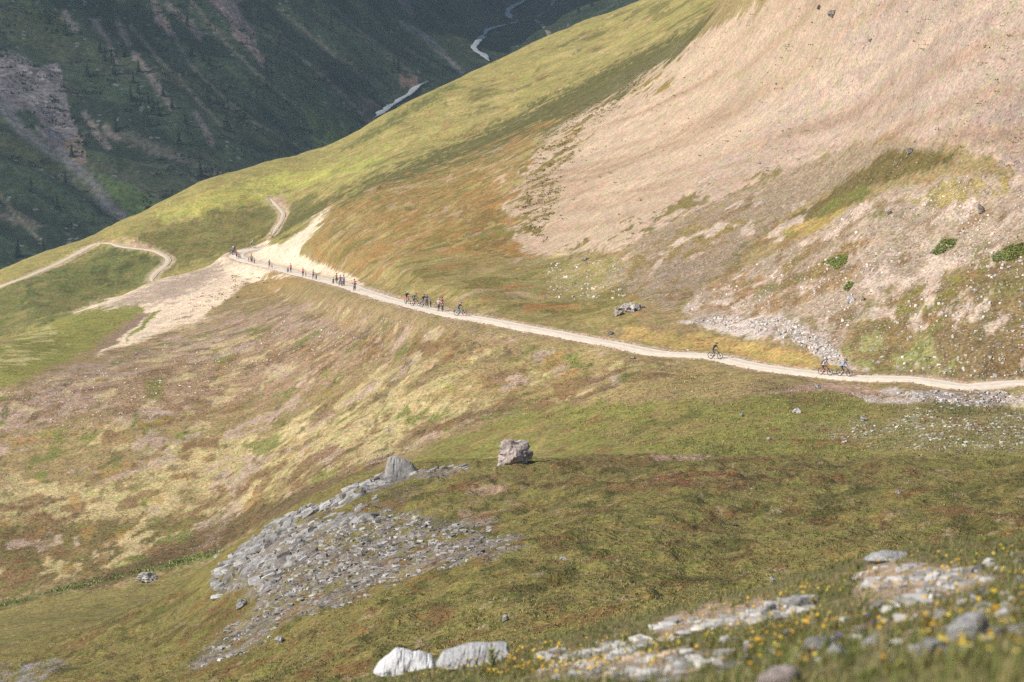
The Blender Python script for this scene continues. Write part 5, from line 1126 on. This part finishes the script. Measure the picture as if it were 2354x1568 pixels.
# ------------------------------------------------------------------ people
def make_body(J, E, R_, tags, mats):
    """one continuous skin grown over a jointed skeleton; faces take the clothing of the nearest bone."""
    names = list(J); me = bpy.data.meshes.new('body'); me.from_pydata([tuple(J[n]) for n in names], [(names.index(a), names.index(b)) for a, b in E], [])
    o = bpy.data.objects.new('tmp', me); COL.objects.link(o); md = o.modifiers.new('skin', 'SKIN'); md.use_smooth_shade = True
    sk = me.skin_vertices[0].data
    for i, n in enumerate(names): sk[i].radius = (R_[n],)*2; sk[i].use_root = (n == 'hip')
    sb = o.modifiers.new('sub', 'SUBSURF'); sb.levels = sb.render_levels = 1
    dg = bpy.context.evaluated_depsgraph_get(); res = bpy.data.meshes.new_from_object(o.evaluated_get(dg)); bpy.data.objects.remove(o); res.name = 'body'
    res.materials.clear(); slots = []
    for t in ('skin', 'top', 'legs', 'shoe', 'glove'): slots.append(t); res.materials.append(mats[t])
    segs = [(Vector(J[a]), Vector(J[b]), tags.get((a, b), 'skin')) for a, b in E]
    A_ = np.array([tuple(q[0]) for q in segs]); B_ = np.array([tuple(q[1]) for q in segs]); ti = np.array([slots.index(q[2]) for q in segs]); rad_ = np.array([(R_[a]+R_[b])/2 for a, b in E])
    cen = np.empty(len(res.polygons)*3, np.float32); res.polygons.foreach_get('center', cen); cen = cen.reshape(-1, 1, 3)
    ab = (B_-A_)[None]; t = np.clip(((cen-A_[None])*ab).sum(-1)/np.maximum((ab*ab).sum(-1), 1e-9), 0, 1); d = np.linalg.norm(cen-A_[None]-ab*t[..., None], axis=-1)-rad_[None]*0.6
    res.polygons.foreach_set('material_index', ti[d.argmin(1)].astype(np.int32)); res.polygons.foreach_set('use_smooth', np.ones(len(res.polygons), bool)); return res
def helmet_mesh(mat):
    bm = bmesh.new(); bmesh.ops.create_uvsphere(bm, u_segments=14, v_segments=9, radius=1)
    for v in list(bm.verts):
        if v.co.z < -0.25: bm.verts.remove(v)
    for v in bm.verts: v.co = Vector((v.co.x*.150+(.02 if v.co.x > 0 else -.01), v.co.y*.118, v.co.z*.128))
    pk = [bm.verts.new(p) for p in ((.10, -.08, .03), (.10, .08, .03), (.22, .06, .02), (.22, -.06, .02))]; bm.faces.new(pk)
    return bm_done(bm, 'helmet', mat)
def pack_mesh(mat):
    bm = bmesh.new(); bmesh.ops.create_cube(bm, size=1); bmesh.ops.subdivide_edges(bm, edges=bm.edges[:], cuts=2, use_grid_fill=True)
    for v in bm.verts:
        r_ = v.co.length; v.co = Vector((v.co.x*.17, v.co.y*.27, v.co.z*.42))*(1-0.18*(r_-0.5))
    return bm_done(bm, 'backpack', mat)
def person(M, pose, top, legs, helm, label, pack=None, side=1, bare_legs=True, z_ground=0.0):
    e = bpy.data.objects.new('person', None); COL.objects.link(e); e.matrix_world = M; tag(e, label, 'person', 'mountain bikers on the gravel road')
    J = {}; E = []; Rr = {}; T = {}
    def j(n, p, r_): J[n] = Vector(p); Rr[n] = r_
    def ed(a, b, t='skin'): E.append((a, b)); T[(a, b)] = t
    w = random.uniform(-.02, .02)
    if pose in ('ride', 'stand'):
        up = 0.0 if pose == 'ride' else 0.10
        hip = Vector((.27+up*.5, 0, 1.02+up)); che = Vector((.56+up*.4, 0, 1.33+up*.7)); nek = Vector((.68+up*.3, 0, 1.48+up*.6)); hd = Vector((.80+up*.2, 0, 1.62+up*.6))
        hands = {1: Vector((.83, .33, 1.07)), -1: Vector((.83, -.33, 1.07))}; foot = {1: Vector((.50, .14, .53)), -1: Vector((.36, -.14, .21))}; knee = {1: Vector((.70, .15, .90)), -1: Vector((.56, -.13, .64))}
    else:
        y0 = side*0.52; hip = Vector((.40, y0, .93)); che = Vector((.50, y0, 1.24)); nek = Vector((.56, y0, 1.44)); hd = Vector((.63, y0, 1.60))
        st = .26; hands = {s_: Vector((.83, (.33 if s_ == 1 else -.33) if s_ == -side else side*.40, 1.07)) for s_ in (1, -1)}
        hands[-side] = Vector((.83, side*.10, 1.06)); hands[side] = Vector((.83, side*.36, 1.07))
        foot = {side: Vector((.40+st, y0+side*.10, .09)), -side: Vector((.40-st, y0-side*.10, .12))}; knee = {side: Vector((.62, y0+side*.10, .50)), -side: Vector((.40, y0-side*.10, .49))}
    yo = hip.y
    j('hip', hip, .135); j('waist', hip.lerp(che, .45), .125); j('che', che, .145); j('nek', nek, .058); j('jaw', nek.lerp(hd, .55)+Vector((.02, 0, 0)), .072); j('hd', hd, .095); j('crown', hd+Vector((.01, 0, .09)), .070); j('nose', hd+Vector((.115, 0, -.01)), .016)
    ed('hip', 'waist', 'top'); ed('waist', 'che', 'top'); ed('che', 'nek', 'top'); ed('nek', 'jaw'); ed('jaw', 'hd'); ed('hd', 'crown'); ed('hd', 'nose')
    for s_ in (1, -1):
        sh = che+Vector((.06, s_*.19, .10)); ha = hands[s_]; el = sh.lerp(ha, .52)+Vector((-.05, s_*.09, -.07)); j('ear%d' % s_, hd+Vector((0, s_*.095, -.01)), .018); ed('hd', 'ear%d' % s_)
        j('sh%d' % s_, sh, .068); j('el%d' % s_, el, .044); j('wr%d' % s_, el.lerp(ha, .80), .030); j('pa%d' % s_, el.lerp(ha, .97), .036)
        ed('che', 'sh%d' % s_, 'top'); ed('sh%d' % s_, 'el%d' % s_, 'top'); ed('el%d' % s_, 'wr%d' % s_); ed('wr%d' % s_, 'pa%d' % s_, 'glove')
        f0 = J['pa%d' % s_]
        for k in range(4):
            b0 = f0+Vector((.035, (k-1.5)*.021, -.004)); j('fa%d%d' % (s_, k), b0, .0095); j('fb%d%d' % (s_, k), b0+Vector((.030-.004*abs(k-1.5), 0, -.012)), .0085); j('fc%d%d' % (s_, k), b0+Vector((.022, 0, -.036)), .0075)
            ed('pa%d' % s_, 'fa%d%d' % (s_, k), 'glove'); ed('fa%d%d' % (s_, k), 'fb%d%d' % (s_, k), 'glove'); ed('fb%d%d' % (s_, k), 'fc%d%d' % (s_, k), 'glove')
        j('ta%d' % s_, f0+Vector((.008, -s_*.040, -.010)), .0100); j('tb%d' % s_, f0+Vector((.034, -s_*.044, -.026)), .0085); ed('pa%d' % s_, 'ta%d' % s_, 'glove'); ed('ta%d' % s_, 'tb%d' % s_, 'glove')
        hj = hip+Vector((.02, s_*.095, -.05)); j('hj%d' % s_, hj, .105); j('th%d' % s_, hj.lerp(knee[s_], .5), .088); j('kn%d' % s_, knee[s_], .058); an = foot[s_]+Vector((-.07, 0, .07)); j('ca%d' % s_, knee[s_].lerp(an, .4)+Vector((-.015, 0, 0)), .055); j('an%d' % s_, an, .036); j('he%d' % s_, foot[s_]+Vector((-.09, 0, -.01)), .036); j('to%d' % s_, foot[s_]+Vector((.12, 0, -.02)), .034)
        lt = 'skin' if bare_legs else 'legs'
        ed('hip', 'hj%d' % s_, 'legs'); ed('hj%d' % s_, 'th%d' % s_, 'legs'); ed('th%d' % s_, 'kn%d' % s_, 'legs'); ed('kn%d' % s_, 'ca%d' % s_, lt); ed('ca%d' % s_, 'an%d' % s_, lt); ed('an%d' % s_, 'he%d' % s_, 'shoe'); ed('he%d' % s_, 'to%d' % s_, 'shoe')
    body = make_body(J, E, Rr, T, {'skin': SKIN, 'top': plain(top), 'legs': plain(legs), 'shoe': BLK, 'glove': BLK})
    child('body', body, e)
    child('helmet', helmet_mesh(plain(helm, 0.35)), e, hd+Vector((0, 0, .045)), rot=(0, .15, 0))
    if pack: child('backpack', pack_mesh(plain(pack)), e, che.lerp(hip, .25)+Vector((-.20, 0, .08)), rot=(0, .75 if pose != 'walk' else .25, 0))
    return e
rpath = road_path
def road_frame(u, v, back=0.5):
    """the spot on the road that shows at a pixel, and which way the road climbs there."""
    lat = np.linspace(-1.3, 1.3, 27); n = len(rpath); tt = np.gradient(rpath, axis=0); tt /= np.linalg.norm(tt[:, :2], axis=1)[:, None]+1e-9
    P_ = rpath[:, None]+np.stack([tt[:, 1], -tt[:, 0], 0*tt[:, 0]], -1)[:, None]*lat[None, :, None]; uu, vv_ = world_pix(P_[..., 0], P_[..., 1], P_[..., 2])
    e = (uu-u)**2+((vv_-v)*0.8)**2; i, k_ = np.unravel_index(e.argmin(), e.shape); i2 = int(np.clip(i, 3, n-4)); t = Vector(rpath[i2-3]-rpath[i2+3]).normalized()
    return Vector(P_[i, k_])+Vector((0, 0, .055)), t
def frame_matrix(pos, t, turn=0.0, off=0.6):
    x = (Matrix.Rotation(turn, 3, 'Z')@t).normalized(); y = Vector((0, 0, 1)).cross(x).normalized(); z = x.cross(y)
    return Matrix.Translation(pos-x*off)@Matrix((x, y, z)).transposed().to_4x4()@Matrix.Scale(1.06, 4)
# u, v, pose, top, legs, helmet, bike colour, pack, side, turn, bare, label of the person, label of the bike
RIDERS = [
 (1897,867,'ride',(176,176,188),(30,32,38),(70,78,84),(196,70,74),(70,74,84),1,0.0,True,'rider in pale grey top with dark backpack, left one of the pair at the right','bike with red frame under the grey-topped rider'),
 (1941,870,'stand',(120,164,206),(26,26,30),(64,44,84),(120,124,120),None,1,0.0,True,'rider in light blue jersey and black shorts leading the pair at the right','dark bike under the light blue rider'),
 (1640,832,'stand',(28,24,28),(70,74,84),(46,40,40),(110,120,110),None,1,0.5,True,'lone rider in black riding between the big group and the pair','grey bike under the lone black rider'),
 (1059,728,'ride',(70,44,62),(74,120,140),(60,84,90),(70,140,160),None,1,0.55,True,'rider in dark maroon jacket leading the middle group','teal bike at the head of the middle group'),
 (1018,717,'walk',(206,196,190),(110,90,80),(224,150,120),(190,190,186),None,-1,-0.3,True,'walker in pale top with orange helmet beside the maroon walker','pale bike beside the maroon walker'),
 (1007,715,'walk',(140,36,60),(120,124,130),(80,50,70),(60,60,64),None,1,-0.3,True,'walker in maroon jersey pushing a bike in the middle group','dark bike pushed by the maroon walker'),
 (991,706,'walk',(44,74,140),(84,64,84),(196,80,70),(90,90,100),(36,44,84),-1,-0.2,False,'walker in blue jersey with red helmet in the middle group','grey bike beside the blue-jersey walker'),
 (975,708,'ride',(24,22,26),(90,96,110),(40,34,36),(140,146,150),None,1,0.5,True,'rider all in black in the middle group','pale bike under the black rider in the middle group'),
 (955,704,'ride',(112,112,124),(26,26,30),(70,70,80),(90,60,54),(40,40,46),1,0.6,True,'rider in grey top and black shorts in the middle group','brown bike under the grey rider of the middle group'),
 (937,700,'ride',(40,44,48),(206,80,96),(90,190,170),(120,120,124),None,1,0.3,True,'rider with teal helmet and red shorts at the tail of the middle group','grey bike under the teal-helmet rider'),
 (814,674,'ride',(220,150,160),(60,64,70),(150,60,70),(70,84,90),None,1,-0.3,True,'rider in pink top riding towards the camera alone','dark bike under the pink-top rider'),
 (789,658,'walk',(130,40,60),(90,84,104),(200,90,90),(150,150,160),None,-1,-0.3,False,'walker in dark red jersey at the back of the blue trio','pale bike beside the dark red walker'),
 (781,662,'walk',(52,132,190),(130,120,100),(60,110,160),(190,190,206),None,1,-0.4,True,'walker in bright blue jersey with white bike','white bike pushed by the bright blue walker'),
 (765,657,'walk',(96,100,60),(34,34,36),(90,100,70),(110,110,110),None,1,-0.2,False,'walker in olive top and black trousers beside the blue walker','grey bike pushed by the olive walker'),
 (727,647,'walk',(120,112,140),(50,44,60),(110,100,130),(150,144,140),None,-1,-0.2,False,'walker in grey purple top between the red and the olive walkers','grey bike beside the purple-topped walker'),
 (703,640,'walk',(210,90,110),(34,32,38),(220,140,140),(120,120,130),None,-1,-0.1,False,'walker in coral red jersey and black trousers','dark bike pushed by the coral red walker'),
 (661,633,'walk',(190,80,120),(60,56,64),(220,130,140),(60,60,70),(206,150,170),1,-0.3,False,'walker in pink jersey with pale backpack above the grass nose','dark bike pushed by the pink walker'),
 (624,620,'walk',(64,70,82),(70,84,84),(50,52,58),(90,100,100),None,-1,-0.2,False,'walker in dark grey, alone below the hairpin','grey bike pushed by the lone dark grey walker'),
 (585,606,'walk',(104,112,132),(64,60,70),(90,96,110),(110,110,130),(80,86,104),-1,-0.3,True,'walker in blue grey with a bike in front, next to the yellow walker','grey bike next to the yellow walker'),
 (572,603,'walk',(232,176,50),(34,34,36),(70,64,60),(130,130,136),None,1,-0.2,False,'walker in bright yellow jersey and black trousers below the hairpin','grey bike pushed by the yellow walker'),
 (550,595,'walk',(190,40,76),(40,36,44),(170,50,70),(90,90,90),None,-1,0.2,True,'walker in crimson jersey at the hairpin','dark bike pushed by the crimson walker'),
 (541,585,'walk',(44,64,60),(140,110,130),(206,120,150),(100,100,100),None,-1,0.4,True,'walker in dark green with pink helmet at the hairpin','grey bike pushed by the dark green walker'),
 (535,581,'walk',(120,34,44),(70,40,40),(110,40,50),(120,120,120),None,1,0.6,False,'walker in dark red standing furthest back at the hairpin','pale grey bike beside the dark red hairpin walker'),
 (527,585,'walk',(130,134,160),(60,64,110),(220,220,190),(70,70,120),None,1,0.5,True,'walker in grey with pale yellow helmet, leftmost at the hairpin','blue bike of the leftmost hairpin walker'),
 (576,564,'ride',(150,140,130),(80,76,84),(200,190,180),(190,186,170),None,1,2.6,True,'rider in brown grey behind the hairpin, heading away','pale bike behind the hairpin'),
]
for (u, v, pose, top, legs, helm, bc, pk, side, turn, bare, lp, lb) in RIDERS:
    pos, t = road_frame(u, v); M = frame_matrix(pos, t, turn)
    bike(M, bc, lb); person(M, pose, top, legs, helm, lp, pk, side, bare)
